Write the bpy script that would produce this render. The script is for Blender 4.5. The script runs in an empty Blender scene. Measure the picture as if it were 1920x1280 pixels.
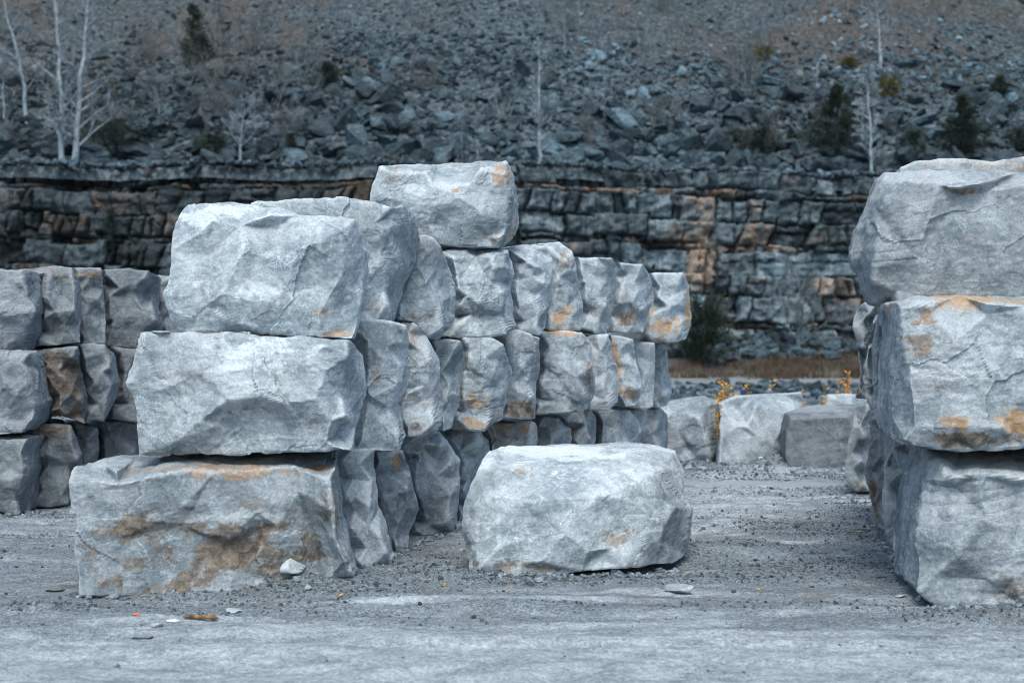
import bpy, math, random
import numpy as np
from mathutils import Vector, Matrix
from mathutils.geometry import delaunay_2d_cdt

S = bpy.context.scene
C = S.collection
H = 1.65            # eye height
F = 3000.0          # focal length in pixels of the 1920 px wide photograph

# ------------------------------------------------------------------ camera, world, sun, exposure
cd = bpy.data.cameras.new('camera'); cam = bpy.data.objects.new('camera', cd); C.objects.link(cam)
cam.location = (0, 0, H); cam.rotation_euler = (math.radians(90), 0, 0)
cd.sensor_width = 36; cd.lens = 36*F/1920; cd.clip_start = .1; cd.clip_end = 1500
cd.dof.use_dof = True; cd.dof.focus_distance = 12.2; cd.dof.aperture_fstop = 2.2
S.camera = cam; S.cycles.pixel_filter_type = 'BLACKMAN_HARRIS'; S.cycles.filter_width = 1.05
S.view_settings.view_transform = 'Standard'; S.view_settings.look = 'None'
S.view_settings.gamma = 1; S.view_settings.exposure = 0.82
w = bpy.data.worlds.new('World'); S.world = w; w.use_nodes = True
SUN_EL, SUN_AZ = math.radians(58), math.radians(182)     # azimuth clockwise from +Y: behind the camera, to its left
nt = w.node_tree; nt.nodes.clear()
sk = nt.nodes.new('ShaderNodeTexSky'); sk.sky_type = 'NISHITA'; sk.sun_disc = False
sk.sun_elevation = SUN_EL; sk.sun_rotation = SUN_AZ; sk.dust_density = 3.0; sk.air_density = 1.0; sk.ozone_density = 1.0
bg = nt.nodes.new('ShaderNodeBackground'); bg.inputs[1].default_value = 0.138
wo = nt.nodes.new('ShaderNodeOutputWorld')
tint = nt.nodes.new('ShaderNodeMix'); tint.data_type = 'RGBA'; tint.blend_type = 'MULTIPLY'; tint.inputs[0].default_value = 1
tint.inputs[7].default_value = (.89, 1.0, 1.0, 1)          # cool overcast cast of the sky light
nt.links.new(sk.outputs[0], tint.inputs[6]); nt.links.new(tint.outputs[2], bg.inputs[0]); nt.links.new(bg.outputs[0], wo.inputs[0])
sd = bpy.data.lights.new('sun', 'SUN'); sd.energy = 1.5; sd.angle = math.radians(22); sd.color = (1, .97, .91)
so = bpy.data.objects.new('sun', sd); C.objects.link(so)
sv = Vector((math.sin(SUN_AZ)*math.cos(SUN_EL), math.cos(SUN_AZ)*math.cos(SUN_EL), math.sin(SUN_EL)))
so.rotation_euler = sv.to_track_quat('Z', 'Y').to_euler(); so.location = sv*40

# ------------------------------------------------------------------ numeric helpers
def hsh(ix, iy, iz, s):
    h = (ix.astype(np.int64)*374761393 + iy.astype(np.int64)*668265263 + iz.astype(np.int64)*2147483647 + s*1274126177) & 0xffffffff
    h = ((h ^ (h >> 13))*1274126177) & 0xffffffff
    h = ((h ^ (h >> 16))*2246822519) & 0xffffffff
    return ((h ^ (h >> 15)) & 0xffffff)/float(0xffffff)*2-1
def vn(p, s=0):
    i = np.floor(p).astype(np.int64); f = p-i
    f = f*f*f*(f*(f*6-15)+10)
    r = 0
    for a in (0, 1):
        for b in (0, 1):
            for c in (0, 1):
                wgt = (f[:, 0] if a else 1-f[:, 0])*(f[:, 1] if b else 1-f[:, 1])*(f[:, 2] if c else 1-f[:, 2])
                r = r+wgt*hsh(i[:, 0]+a, i[:, 1]+b, i[:, 2]+c, s)
    return r
def fbm(p, o=4, s=0, g=.5):
    r = 0; a = 1.; q = np.array(p, float)
    for k in range(o):
        r = r+a*vn(q, s+k*17); q = q*2.03+11.3; a *= g
    return r
def ridged(p, o=4, s=0, g=.5):
    r = 0; a = 1.; q = np.array(p, float)
    for k in range(o):
        r = r+a*(1-2*np.abs(vn(q, s+k*31))); q = q*2.07+5.7; a *= g
    return r
def rotm(seed):
    q, _ = np.linalg.qr(np.random.RandomState(seed).normal(size=(3, 3))); return q
def fac(p, s=0):
    """piecewise planar noise: straight facets meeting in sharp creases"""
    p = p@rotm(s+1); p = p+.33*np.stack([vn(p*.9, s+5), vn(p*.9, s+6), vn(p*.9, s+7)], 1)
    i = np.floor(p).astype(np.int64); f = p-i; o = np.argsort(-f, axis=1); fs = np.take_along_axis(f, o, 1)
    c = i.copy(); r = (1-fs[:, 0])*hsh(c[:, 0], c[:, 1], c[:, 2], s); n = len(p); a = np.arange(n)
    for k in range(3):
        c[a, o[:, k]] += 1
        wk = fs[:, k]-(fs[:, k+1] if k < 2 else 0)
        r = r+wk*hsh(c[:, 0], c[:, 1], c[:, 2], s)
    return r
def sstep(a, b, x):
    t = np.clip((x-a)/(b-a), 0, 1); return t*t*(3-2*t)
def v3(*a): return np.stack(np.broadcast_arrays(*[np.asarray(q, float) for q in a]), 1)
def quads_grid(nu, nv, off=0):
    a = np.arange(nv)[:, None]*(nu+1)+np.arange(nu)[None, :]
    a = a.ravel()+off
    return np.stack([a, a+1, a+nu+2, a+nu+1], 1)
def make_mesh(name, V, Fq, smooth=False, attrs=None):
    """Fq: list of integer arrays (n,k)"""
    me = bpy.data.meshes.new(name)
    me.vertices.add(len(V)); me.vertices.foreach_set('co', np.asarray(V, np.float32).ravel())
    loops = np.concatenate([f.ravel() for f in Fq]).astype(np.int32)
    tot = np.concatenate([np.full(len(f), f.shape[1]) for f in Fq]).astype(np.int32)
    st = np.concatenate([[0], np.cumsum(tot)[:-1]]).astype(np.int32)
    me.loops.add(len(loops)); me.loops.foreach_set('vertex_index', loops)
    me.polygons.add(len(tot)); me.polygons.foreach_set('loop_start', st); me.polygons.foreach_set('loop_total', tot)
    me.polygons.foreach_set('use_smooth', np.full(len(tot), smooth))
    me.update(calc_edges=True); me.validate()
    for k, a in (attrs or {}).items():
        a = np.asarray(a, np.float32)
        if a.ndim == 1:
            at = me.attributes.new(k, 'FLOAT', 'POINT'); at.data.foreach_set('value', a)
        else:
            at = me.attributes.new(k, 'FLOAT_COLOR', 'POINT')
            at.data.foreach_set('color', np.concatenate([a, np.ones((len(a), 1), np.float32)], 1).ravel())
    return me
def tag(o, label=None, cat=None, group=None, kind=None):
    for k, v in (('label', label), ('category', cat), ('group', group), ('kind', kind)):
        if v: o[k] = v
    return o
def link(name, me, mat=None, parent=None, loc=None):
    o = bpy.data.objects.new(name, me); C.objects.link(o)
    if mat is not None and me is not None and not me.materials: me.materials.append(mat)
    if parent: o.parent = parent
    if loc is not None: o.location = loc
    return o
def centred(name, V, Fq, mat, smooth=True, attrs=None, base=True):
    c = (V.max(0)+V.min(0))/2
    if base: c[2] = V[:, 2].min()
    o = link(name, make_mesh(name, V-c, Fq, smooth, attrs), mat, loc=tuple(c)); return o

# ------------------------------------------------------------------ material helpers
class NT:
    def __init__(s, name):
        s.m = bpy.data.materials.new(name); s.m.use_nodes = True; s.t = s.m.node_tree; s.t.nodes.clear()
        s.out = s.n('OutputMaterial'); s.b = s.n('BsdfPrincipled'); s.l(s.b.outputs[0], s.out.inputs[0])
        s.b.inputs['Roughness'].default_value = .9; s.b.inputs['Specular IOR Level'].default_value = .25
        s.co = s.n('TexCoord').outputs['Object']; s.geo = s.n('NewGeometry'); s.pos = s.geo.outputs['Position']
    def n(s, k): return s.t.nodes.new('ShaderNode'+k)
    def l(s, a, b): s.t.links.new(a, b)
    def inp(s, node, i, v):
        if v is None: return
        if isinstance(v, bpy.types.NodeSocket): s.l(v, node.inputs[i])
        else:
            if isinstance(v, tuple) and len(v) == 3 and node.inputs[i].type == 'RGBA': v = (*v, 1)
            node.inputs[i].default_value = v
    def mapv(s, src, sc=(1, 1, 1), loc=(0, 0, 0), rot=(0, 0, 0)):
        m = s.n('Mapping'); s.l(src, m.inputs[0]); m.inputs['Scale'].default_value = sc; m.inputs['Location'].default_value = loc; m.inputs['Rotation'].default_value = rot
        return m.outputs[0]
    def noise(s, vec, scale, det=6, rough=.55, dist=0., col=False):
        m = s.n('TexNoise'); s.l(vec, m.inputs['Vector']); m.inputs['Scale'].default_value = scale
        m.inputs['Detail'].default_value = det; m.inputs['Roughness'].default_value = rough; m.inputs['Distortion'].default_value = dist
        return m.outputs[1 if col else 0]
    def vor(s, vec, scale, feat='F1', out=0, rand=1.):
        m = s.n('TexVoronoi'); m.feature = feat; s.l(vec, m.inputs['Vector']); m.inputs['Scale'].default_value = scale; m.inputs['Randomness'].default_value = rand
        return m.outputs[out]
    def ramp(s, f, a, b, lo=0., hi=1., smooth=True):
        m = s.n('MapRange'); m.interpolation_type = 'SMOOTHSTEP' if smooth else 'LINEAR'
        s.inp(m, 0, f); m.inputs[1].default_value = a; m.inputs[2].default_value = b; m.inputs[3].default_value = lo; m.inputs[4].default_value = hi
        return m.outputs[0]
    def math(s, op, a, b=None, c=None):
        m = s.n('Math'); m.operation = op; s.inp(m, 0, a); s.inp(m, 1, b); s.inp(m, 2, c); return m.outputs[0]
    def mix(s, f, a, b, mode='MIX'):
        m = s.n('Mix'); m.data_type = 'RGBA'; m.blend_type = mode
        s.inp(m, 0, f)
        for i, v in ((6, a), (7, b)): s.inp(m, i, v)
        return m.outputs[2]
    def scale(s, col, f):
        m = s.n('VectorMath'); m.operation = 'SCALE'; s.l(col, m.inputs[0]); s.inp(m, 3, f); return m.outputs[0]
    def attr(s, name, out='Fac'):
        m = s.n('Attribute'); m.attribute_name = name; return m.outputs[out]
    def bump(s, h, strength, dist, nrm=None):
        m = s.n('Bump'); s.l(h, m.inputs['Height']); m.inputs['Strength'].default_value = strength; m.inputs['Distance'].default_value = dist
        if nrm is not None: s.l(nrm, m.inputs['Normal'])
        return m.outputs[0]
    def done(s, col, nrm=None, rough=None):
        s.inp(s.b, 'Base Color', s.mix(1., col, (.95, .985, 1.0), 'MULTIPLY') if isinstance(col, bpy.types.NodeSocket) else col)
        if nrm is not None: s.l(nrm, s.b.inputs['Normal'])
        s.inp(s.b, 'Roughness', rough)
        return s.m

def mat_stone():
    q = NT('quarried_limestone')
    p = q.pos
    n1 = q.noise(p, 1.6, 8, .6, .6); n2 = q.noise(p, 5, 10, .62, .8); n3 = q.noise(q.mapv(p, (1, 1, 1), rot=(.2, .5, .1)), 30, 6, .7)
    f = q.math('ADD', q.math('MULTIPLY', n1, .9), q.math('ADD', q.math('MULTIPLY', n2, .8), q.math('MULTIPLY', n3, .45)))
    f = q.ramp(f, .85, 1.30)
    col = q.mix(f, (.200, .238, .262), (.47, .50, .53))
    # pale bruises and scuffs from handling
    w1 = q.noise(q.mapv(p, (1, 1, .7), (3, 1, 7)), 3.1, 12, .72, 1.2)
    w1 = q.math('MULTIPLY', q.ramp(w1, .54, .66), q.ramp(q.noise(p, 26, 8, .75), .42, .62))
    col = q.mix(q.math('MULTIPLY', w1, .55), col, (.66, .69, .715))
    # thin pale veins
    vv = q.noise(q.mapv(p, loc=(9, 4, 2)), 2.3, 7, .6, .8)
    vein = q.ramp(q.math('ABSOLUTE', q.math('SUBTRACT', vv, .5)), .0, .014, 1, 0)
    vein = q.math('MULTIPLY', vein, q.ramp(q.noise(p, 4.2, 3), .45, .62))
    col = q.mix(q.math('MULTIPLY', vein, .55), col, (.64, .70, .75))
    # dark mineral flecks and blotches
    d1 = q.ramp(q.noise(q.mapv(p, loc=(2, 8, 5)), 5.3, 9, .72), .56, .70)
    col = q.mix(q.math('MULTIPLY', d1, .42), col, (.11, .15, .175))
    fl = q.ramp(q.noise(q.mapv(p, (1, 1, 1.6)), 85, 4, .7), .57, .70)
    col = q.mix(q.math('MULTIPLY', fl, .5), col, (.09, .11, .13))
    # faint warm patches everywhere
    br = q.math('MULTIPLY', q.ramp(q.noise(q.mapv(p, (1, 1, 1.5), (5, 5, 1)), 1.9, 10, .7), .55, .72), .42)
    col = q.mix(br, col, (.30, .235, .20))
    st = q.attr('stain', 'Color'); sp = q.n('SeparateColor'); q.l(st, sp.inputs[0])
    grain = q.math('ADD', q.math('MULTIPLY', q.noise(p, 30, 8, .78), .5), q.math('MULTIPLY', q.noise(q.mapv(p, (1, 1, 1.7), (8, 1, 4)), 6.5, 8, .7, .8), .5))
    def thr(ch, lo=.36, hi=.62):
        return q.math('MULTIPLY', q.ramp(sp.outputs[ch], .05, .9, .25, 1.), q.ramp(q.math('ADD', q.math('MULTIPLY', sp.outputs[ch], .85), q.math('MULTIPLY', q.math('SUBTRACT', grain, .5), 2.6)), lo, hi))
    rc = q.mix(q.ramp(q.noise(p, 14, 8, .7), .35, .65), (.10, .068, .048), (.32, .23, .16))
    col = q.mix(q.math('MULTIPLY', thr(1), .85), col, rc)                       # brown earth film
    oc = q.mix(q.ramp(q.noise(q.mapv(p, loc=(1, 2, 3)), 20, 6, .7), .4, .62), (.47, .25, .09), (.50, .35, .25))
    col = q.mix(q.math('MULTIPLY', thr(0), .8), col, oc)                        # rust and orange lichen
    col = q.mix(q.math('MULTIPLY', thr(2), .7), col, (.62, .645, .67))          # chalky dust, and skylight painted on the loose boulder's top
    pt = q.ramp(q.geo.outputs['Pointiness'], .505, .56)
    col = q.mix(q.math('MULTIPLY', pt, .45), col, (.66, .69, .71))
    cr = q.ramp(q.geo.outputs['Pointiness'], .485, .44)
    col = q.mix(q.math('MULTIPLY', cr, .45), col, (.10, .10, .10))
    gm = q.math('MULTIPLY', q.ramp(q.noise(p, 62, 5, .78), .36, .64, .84, 1.15), q.ramp(q.noise(p, 19, 6, .7), .36, .64, .94, 1.05))
    gm = q.math('MULTIPLY', gm, q.ramp(q.noise(p, .42, 3, .5), .35, .65, .84, 1.12))
    col = q.scale(q.scale(col, gm), q.attr('tone'))
    b1 = q.noise(p, 22, 12, .75); b2 = q.noise(q.mapv(p, (1, 1, 1.2), rot=(.1, .3, 0)), 48, 8, .75)
    b3 = q.vor(q.mapv(p, (1, 1, 1.7), rot=(.3, .2, .4)), 9, 'F1')
    n_ = q.bump(b1, .8, .008); n_ = q.bump(b2, 1., .006, n_); n_ = q.bump(q.noise(p, 140, 4, .8), 1., .004, n_)
    return q.done(col, n_, .92)

def mat_cliff():
    q = NT('weathered_quarry_face'); p = q.pos
    tone = q.attr('tone'); st = q.attr('stain', 'Color'); sp = q.n('SeparateColor'); q.l(st, sp.inputs[0])
    n1 = q.noise(p, .55, 9, .66, .5); n2 = q.noise(p, 3.2, 9, .72)
    f = q.ramp(q.math('ADD', q.math('MULTIPLY', n1, .8), q.math('MULTIPLY', n2, .6)), .48, .92)
    col = q.mix(f, (.026, .042, .052), (.150, .182, .20))
    sk_ = q.noise(q.mapv(p, (1.7, 1.7, .16)), 1.6, 8, .66)              # water streaks running down
    col = q.mix(q.math('MULTIPLY', q.ramp(sk_, .47, .62), .85), col, (.025, .042, .055))
    sl = q.noise(q.mapv(p, (2.3, 2.3, .2), (7, 2, 1)), 1.3, 8, .66)
    col = q.mix(q.math('MULTIPLY', q.ramp(sl, .58, .72), .5), col, (.27, .30, .31))
    rr = q.ramp(q.math('ADD', sp.outputs[0], q.math('MULTIPLY', q.math('SUBTRACT', q.noise(p, 2.1, 8, .72), .5), 1.1)), .45, .75)
    col = q.mix(q.math('MULTIPLY', rr, .6), col, q.mix(q.ramp(n2, .4, .6), (.12, .085, .065), (.27, .165, .10)))
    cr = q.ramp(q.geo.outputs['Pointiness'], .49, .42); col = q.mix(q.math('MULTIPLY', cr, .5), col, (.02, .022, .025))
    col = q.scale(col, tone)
    n_ = q.bump(q.noise(p, 2.6, 10, .72), .8, .16); n_ = q.bump(q.noise(p, 12, 6, .7), .6, .04, n_)
    return q.done(col, n_, .9)

def mat_rubble(name, c0, c1, pale, nscale=1.2, warm=.3):
    q = NT(name); p = q.pos
    tone = q.attr('tone')
    oi = q.n('ObjectInfo')
    n1 = q.noise(p, nscale, 6, .66); n2 = q.noise(p, nscale*7, 8, .72)
    f = q.ramp(q.math('ADD', q.math('MULTIPLY', n1, .7), q.math('MULTIPLY', n2, .6)), .5, .82)
    col = q.mix(f, c0, c1)
    col = q.mix(q.math('MULTIPLY', q.ramp(q.noise(p, nscale*2.5, 8, .7), .56, .68), .5), col, pale)
    col = q.mix(q.math('MULTIPLY', q.ramp(q.noise(q.mapv(p, loc=(3, 3, 3)), nscale*.6, 6, .7), .55, .7), warm), col, (.20, .13, .09))
    col = q.scale(col, tone)
    n_ = q.bump(q.noise(p, nscale*5, 8, .72), .7, .06)
    return q.done(col, n_, .92)

def mat_hill():
    q = NT('scree_slope_soil'); p = q.pos
    v = q.vor(p, 5.5, 'F1', 1); vf = q.vor(p, 5.5, 'F1', 0); sp = q.n('SeparateColor'); q.l(v, sp.inputs[0])
    n1 = q.noise(q.mapv(p, (.6, .4, .4), rot=(0, 0, .5)), .16, 7, .62, .5); n2 = q.noise(p, 3.0, 9, .75)
    col = q.mix(q.ramp(n2, .35, .65), (.014, .025, .031), (.078, .10, .115))  # soil coloured dark to paint the shaded gaps between the stones
    col = q.mix(q.math('MULTIPLY', q.ramp(sp.outputs[0], .55, .95), .5), col, (.17, .20, .22))
    brown = q.mix(q.ramp(q.noise(p, 6, 6, .7), .4, .6), (.045, .036, .030), (.12, .09, .07))
    zz = q.n('SeparateXYZ'); q.l(p, zz.inputs[0])
    up = q.ramp(zz.outputs[2], 14, 21)
    bm = q.math('MULTIPLY', q.ramp(n1, .46, .60), up)
    col = q.mix(q.math('MULTIPLY', bm, .6), col, brown)
    n_ = q.bump(q.math('ADD', n2, q.math('MULTIPLY', vf, .6)), .9, .12)
    return q.done(col, n_, .95)

def mat_ground():
    q = NT('crushed_stone_yard'); p = q.pos
    xy = q.n('SeparateXYZ'); q.l(p, xy.inputs[0])
    streak = q.noise(q.mapv(p, (.32, 1.9, 1), rot=(0, 0, .06)), 1.5, 8, .66, .7)
    streak2 = q.noise(q.mapv(p, (.8, 3.2, 1), (4, 7, 0), rot=(0, 0, -.05)), 1.7, 8, .7, .5)
    n2 = q.noise(q.mapv(p, (.75, 1.2, 1)), 4.5, 10, .78); g1 = q.noise(p, 60, 6, .8); g2 = q.noise(p, 150, 4, .7)
    dust = q.attr('dust')
    f = q.math('ADD', q.math('MULTIPLY', streak, .8), q.math('SUBTRACT', q.math('MULTIPLY', streak2, .8), .27))
    f = q.math('ADD', f, q.math('MULTIPLY', n2, .55)); f = q.math('ADD', f, q.math('MULTIPLY', q.math('SUBTRACT', dust, .5), .9))
    f = q.ramp(f, .62, 1.16)
    coarse = q.mix(q.ramp(g1, .40, .60), (.12, .142, .16), (.33, .37, .40))
    coarse = q.mix(q.math('MULTIPLY', q.ramp(q.noise(q.mapv(p, loc=(5, 1, 0)), 1.1, 6, .7), .52, .66), .5), coarse, (.17, .14, .125))
    fine = q.mix(q.ramp(q.math('ADD', q.math('MULTIPLY', g1, .5), q.math('MULTIPLY', n2, .5)), .38, .62), (.20, .23, .25), (.50, .53, .555))
    col = q.mix(f, coarse, fine)
    sp_ = q.ramp(g2, .62, .70); col = q.mix(q.math('MULTIPLY', sp_, .5), col, (.07, .08, .09))
    grit = q.ramp(q.noise(p, 26, 7, .82), .38, .62, .80, 1.26); col = q.scale(col, grit)
    soft = q.ramp(q.noise(q.mapv(p, (.5, 1.4, 1), (2, 2, 0)), 2.6, 8, .75), .36, .64, .90, 1.14); col = q.scale(col, soft)
    wet = q.attr('wet'); wetm = q.ramp(q.math('ADD', wet, q.math('MULTIPLY', q.math('SUBTRACT', n2, .5), .5)), .42, .55)
    col = q.mix(q.math('MULTIPLY', wetm, .85), col, (.33, .37, .40))
    far = q.ramp(xy.outputs[1], 27, 40); nf = q.noise(p, 1.1, 9, .72)
    fc = q.mix(q.ramp(nf, .38, .6), (.05, .068, .08), (.20, .23, .25))
    fc2 = q.mix(q.ramp(nf, .4, .6), (.15, .14, .13), (.25, .27, .28))
    fc = q.mix(q.ramp(xy.outputs[1], 56, 62), fc, fc2)
    fc = q.mix(q.math('MULTIPLY', q.ramp(xy.outputs[1], 70, 76), .9), fc, (.045, .034, .026))
    col = q.mix(far, col, fc)
    hgt = q.math('ADD', q.math('MULTIPLY', g1, q.ramp(f, 0, 1, 1.2, .35)), q.math('MULTIPLY', n2, .9))
    n_ = q.bump(hgt, .9, .022); n_ = q.bump(q.noise(p, 24, 8, .8), .9, .022, n_); n_ = q.bump(q.vor(p, 42, 'F1'), .6, .014, n_)
    return q.done(col, n_, .95)

def mat_plain(name, c0, c1, sc=8., rough=.8, bump=.3, dist=.01, trans=0.):
    q = NT(name); n1 = q.noise(q.pos, sc, 8, .7)
    col = q.mix(q.ramp(n1, .35, .65), c0, c1)
    return q.done(col, q.bump(q.noise(q.pos, sc*3, 6, .7), bump, dist), rough)

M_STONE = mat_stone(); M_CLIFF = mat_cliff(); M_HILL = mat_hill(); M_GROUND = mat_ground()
M_TALUS = mat_rubble('talus_stone', (.016, .031, .042), (.120, .172, .205), (.27, .315, .345), .9, .18)
M_GRAVEL = mat_rubble('loose_gravel', (.11, .135, .155), (.30, .34, .37), (.45, .49, .52), 14., .2)
M_BIRCH = mat_plain('pale_bark', (.13, .165, .19), (.31, .35, .38), 3.)
M_TWIG = mat_plain('grey_twigs', (.08, .098, .11), (.17, .195, .21), 4.)
M_DARKTWIG = mat_plain('dark_twigs', (.07, .075, .075), (.14, .14, .135), 4.)
M_BARK = mat_plain('dark_bark', (.02, .02, .02), (.05, .045, .04), 4.)
M_CONIF = mat_plain('juniper_needles', (.008, .018, .016), (.030, .045, .028), 2.)
M_YELL = mat_plain('yellowing_leaves', (.03, .036, .014), (.11, .092, .025), 2.)
M_DRY = mat_plain('dry_grass', (.034, .025, .018), (.13, .088, .055), .8)
M_PALEGRASS = mat_plain('grey_grass', (.045, .045, .045), (.12, .105, .09), .5)
M_ORANGE = mat_plain('orange_leaf', (.42, .17, .02), (.66, .36, .06), 12.)
M_STEM = mat_plain('brown_stem', (.16, .09, .05), (.22, .14, .09), 12.)
M_WOOD = mat_plain('weathered_wood', (.09, .05, .03), (.30, .17, .09), 25., bump=.6)
M_PLASTIC = mat_plain('white_scrap', (.7, .74, .78), (.8, .82, .84), 8., .5)
M_RED = mat_plain('red_scrap', (.6, .10, .05), (.75, .2, .08), 8., .6)

# ------------------------------------------------------------------ ground
RIDGES = [(960, 1142, 130, 5, -.06), (1250, 1154, 110, 6, .05), (1100, 1128, 160, 4, .02), (760, 1128, 120, 4, -.03), (1400, 1040, 90, 5, 0), (1180, 1112, 220, 5, .01), (620, 1188, 240, 6, .02), (1420, 1196, 200, 6, -.02), (300, 1168, 150, 5, .02), (900, 1208, 260, 6, .0), (1560, 1150, 120, 5, .05), (1500, 1012, 80, 4, .02), (1130, 1168, 180, 5, .03)]
def ridge_field(x, y):     # smooth pressed ridges left by tyres
    r = 0*x
    for px, py, wx, wy, sl in RIDGES:
        d = F*H/(py-640); cx = (px-960)/F*d; lx = wx*d/F; ly = wy*d*d/(F*H)*1.1
        r = np.maximum(r, np.exp(-((x-cx)/lx)**4-((y-d-sl*(x-cx)-.05*(x-cx)**2)/ly)**2))
    return r
MOUNDS = [(-2.3, 10.33, .5, .09, .03), (-1.5, 10.75, .5, .12, .035), (.35, 11.1, .5, .08, .025), (2.75, 9.82, .35, .08, .04), (3.3, 9.85, .4, .10, .05), (-.68, 11.25, .62, .30, .085), (-1.25, 10.55, .8, .22, .035), (2.95, 9.55, .8, .20, .07), (1.62, 12.75, .75, .35, .06), (2.55, 14.0, .5, .7, .04),
          (3.45, 20.9, .45, .35, .13), (2.3, 20.6, .5, .4, .10), (1.0, 11.0, 1.6, .15, .025), (-2.9, 9.95, .5, .12, .03), (2.2, 11.9, .9, .15, .03), (0.1, 9.9, .5, .09, .03)]
def ground_z(x, y):
    x = np.asarray(x, float); y = np.asarray(y, float); p = v3(x.ravel(), y.ravel(), 0)
    near = (1-sstep(26, 40, p[:, 1]))
    z = .03*fbm(p*np.array([.5, 1.6, 1]), 3, 3)+.016*ridged(p*np.array([.7, 4.2, 1]), 3, 9)*near+.006*fbm(p*9, 3, 21)
    rut = np.zeros(len(z))
    for c, wd in ((9.25, .10), (8.95, .09), (8.5, .12), (9.8, .08)):
        rut += -.022*np.exp(-((p[:, 1]-c-.05*p[:, 0]-.12*np.sin(p[:, 0]*.8+c))/wd)**2)*(.5+.5*vn(p*np.array([.9, .2, 1])+c, 7))
    for c, sl in ((1.35, .16), (2.35, .16)):
        rut += -.02*np.exp(-((p[:, 0]-c-sl*(p[:, 1]-13))/.16)**2)*sstep(11.5, 13, p[:, 1])*(1-sstep(20, 22, p[:, 1]))
    z += rut*near+.018*ridge_field(p[:, 0], p[:, 1])
    for mx, my, rx, ry, hh in MOUNDS:
        e = np.exp(-(((p[:, 0]-mx)/rx)**2+((p[:, 1]-my)/ry)**2)*1.5)
        z += hh*e*(1+.35*fbm(p*7, 3, 5))
    z += sstep(71, 80, p[:, 1])*(1.5+.5*fbm(p*.4, 3, 2))
    z += .16*fbm(p*.55, 4, 8)*sstep(26, 36, p[:, 1])*(1-sstep(58, 64, p[:, 1]))
    return z.reshape(np.shape(x))
gx = np.concatenate([np.linspace(-400, -30, 10)[:-1], np.linspace(-30, -6, 60)[:-1], np.arange(-6, 8, .032), np.linspace(8, 30, 60)[1:], np.linspace(30, 400, 10)[1:]])
gy = np.concatenate([np.linspace(-400, -5, 8)[:-1], np.linspace(-5, 6.5, 14)[:-1], np.arange(6.5, 16, .026), np.arange(16, 23, .04), np.linspace(23, 90, 330)[1:], np.linspace(90, 400, 4)[1:]])
X, Y = np.meshgrid(gx, gy); Z = ground_z(X, Y)
Z[Y > 89] -= 2; P = v3(X.ravel(), Y.ravel(), Z.ravel())
dust = .5+.5*(1-sstep(7.8, 9.6, P[:, 1]))*1.25-.06*sstep(9.2, 11.5, P[:, 1])*(1-sstep(13, 14, P[:, 1]))
for mx, my, rx, ry, hh in MOUNDS:
    dust -= .75*np.exp(-(((P[:, 0]-mx)/rx)**2+((P[:, 1]-my)/ry)**2)*1.3)
dust += .25*np.exp(-((P[:, 0]-1.9-.16*(P[:, 1]-14))/.9)**2)*sstep(12.5, 14, P[:, 1])
dust += .28*ridge_field(P[:, 0], P[:, 1])
wet = np.exp(-(((P[:, 0]-2.7)/1.25)**4+((P[:, 1]-18.6)/.36)**4))+np.exp(-(((P[:, 0]-1.5)/.5)**2+((P[:, 1]-11.55)/.12)**2))*.9
ground = link('ground', make_mesh('ground', P, [quads_grid(len(gx)-1, len(gy)-1)], True, {'dust': dust, 'wet': wet}), M_GROUND)
tag(ground, 'flat yard of pale crushed stone and grey dust', 'ground', kind='structure')

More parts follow.
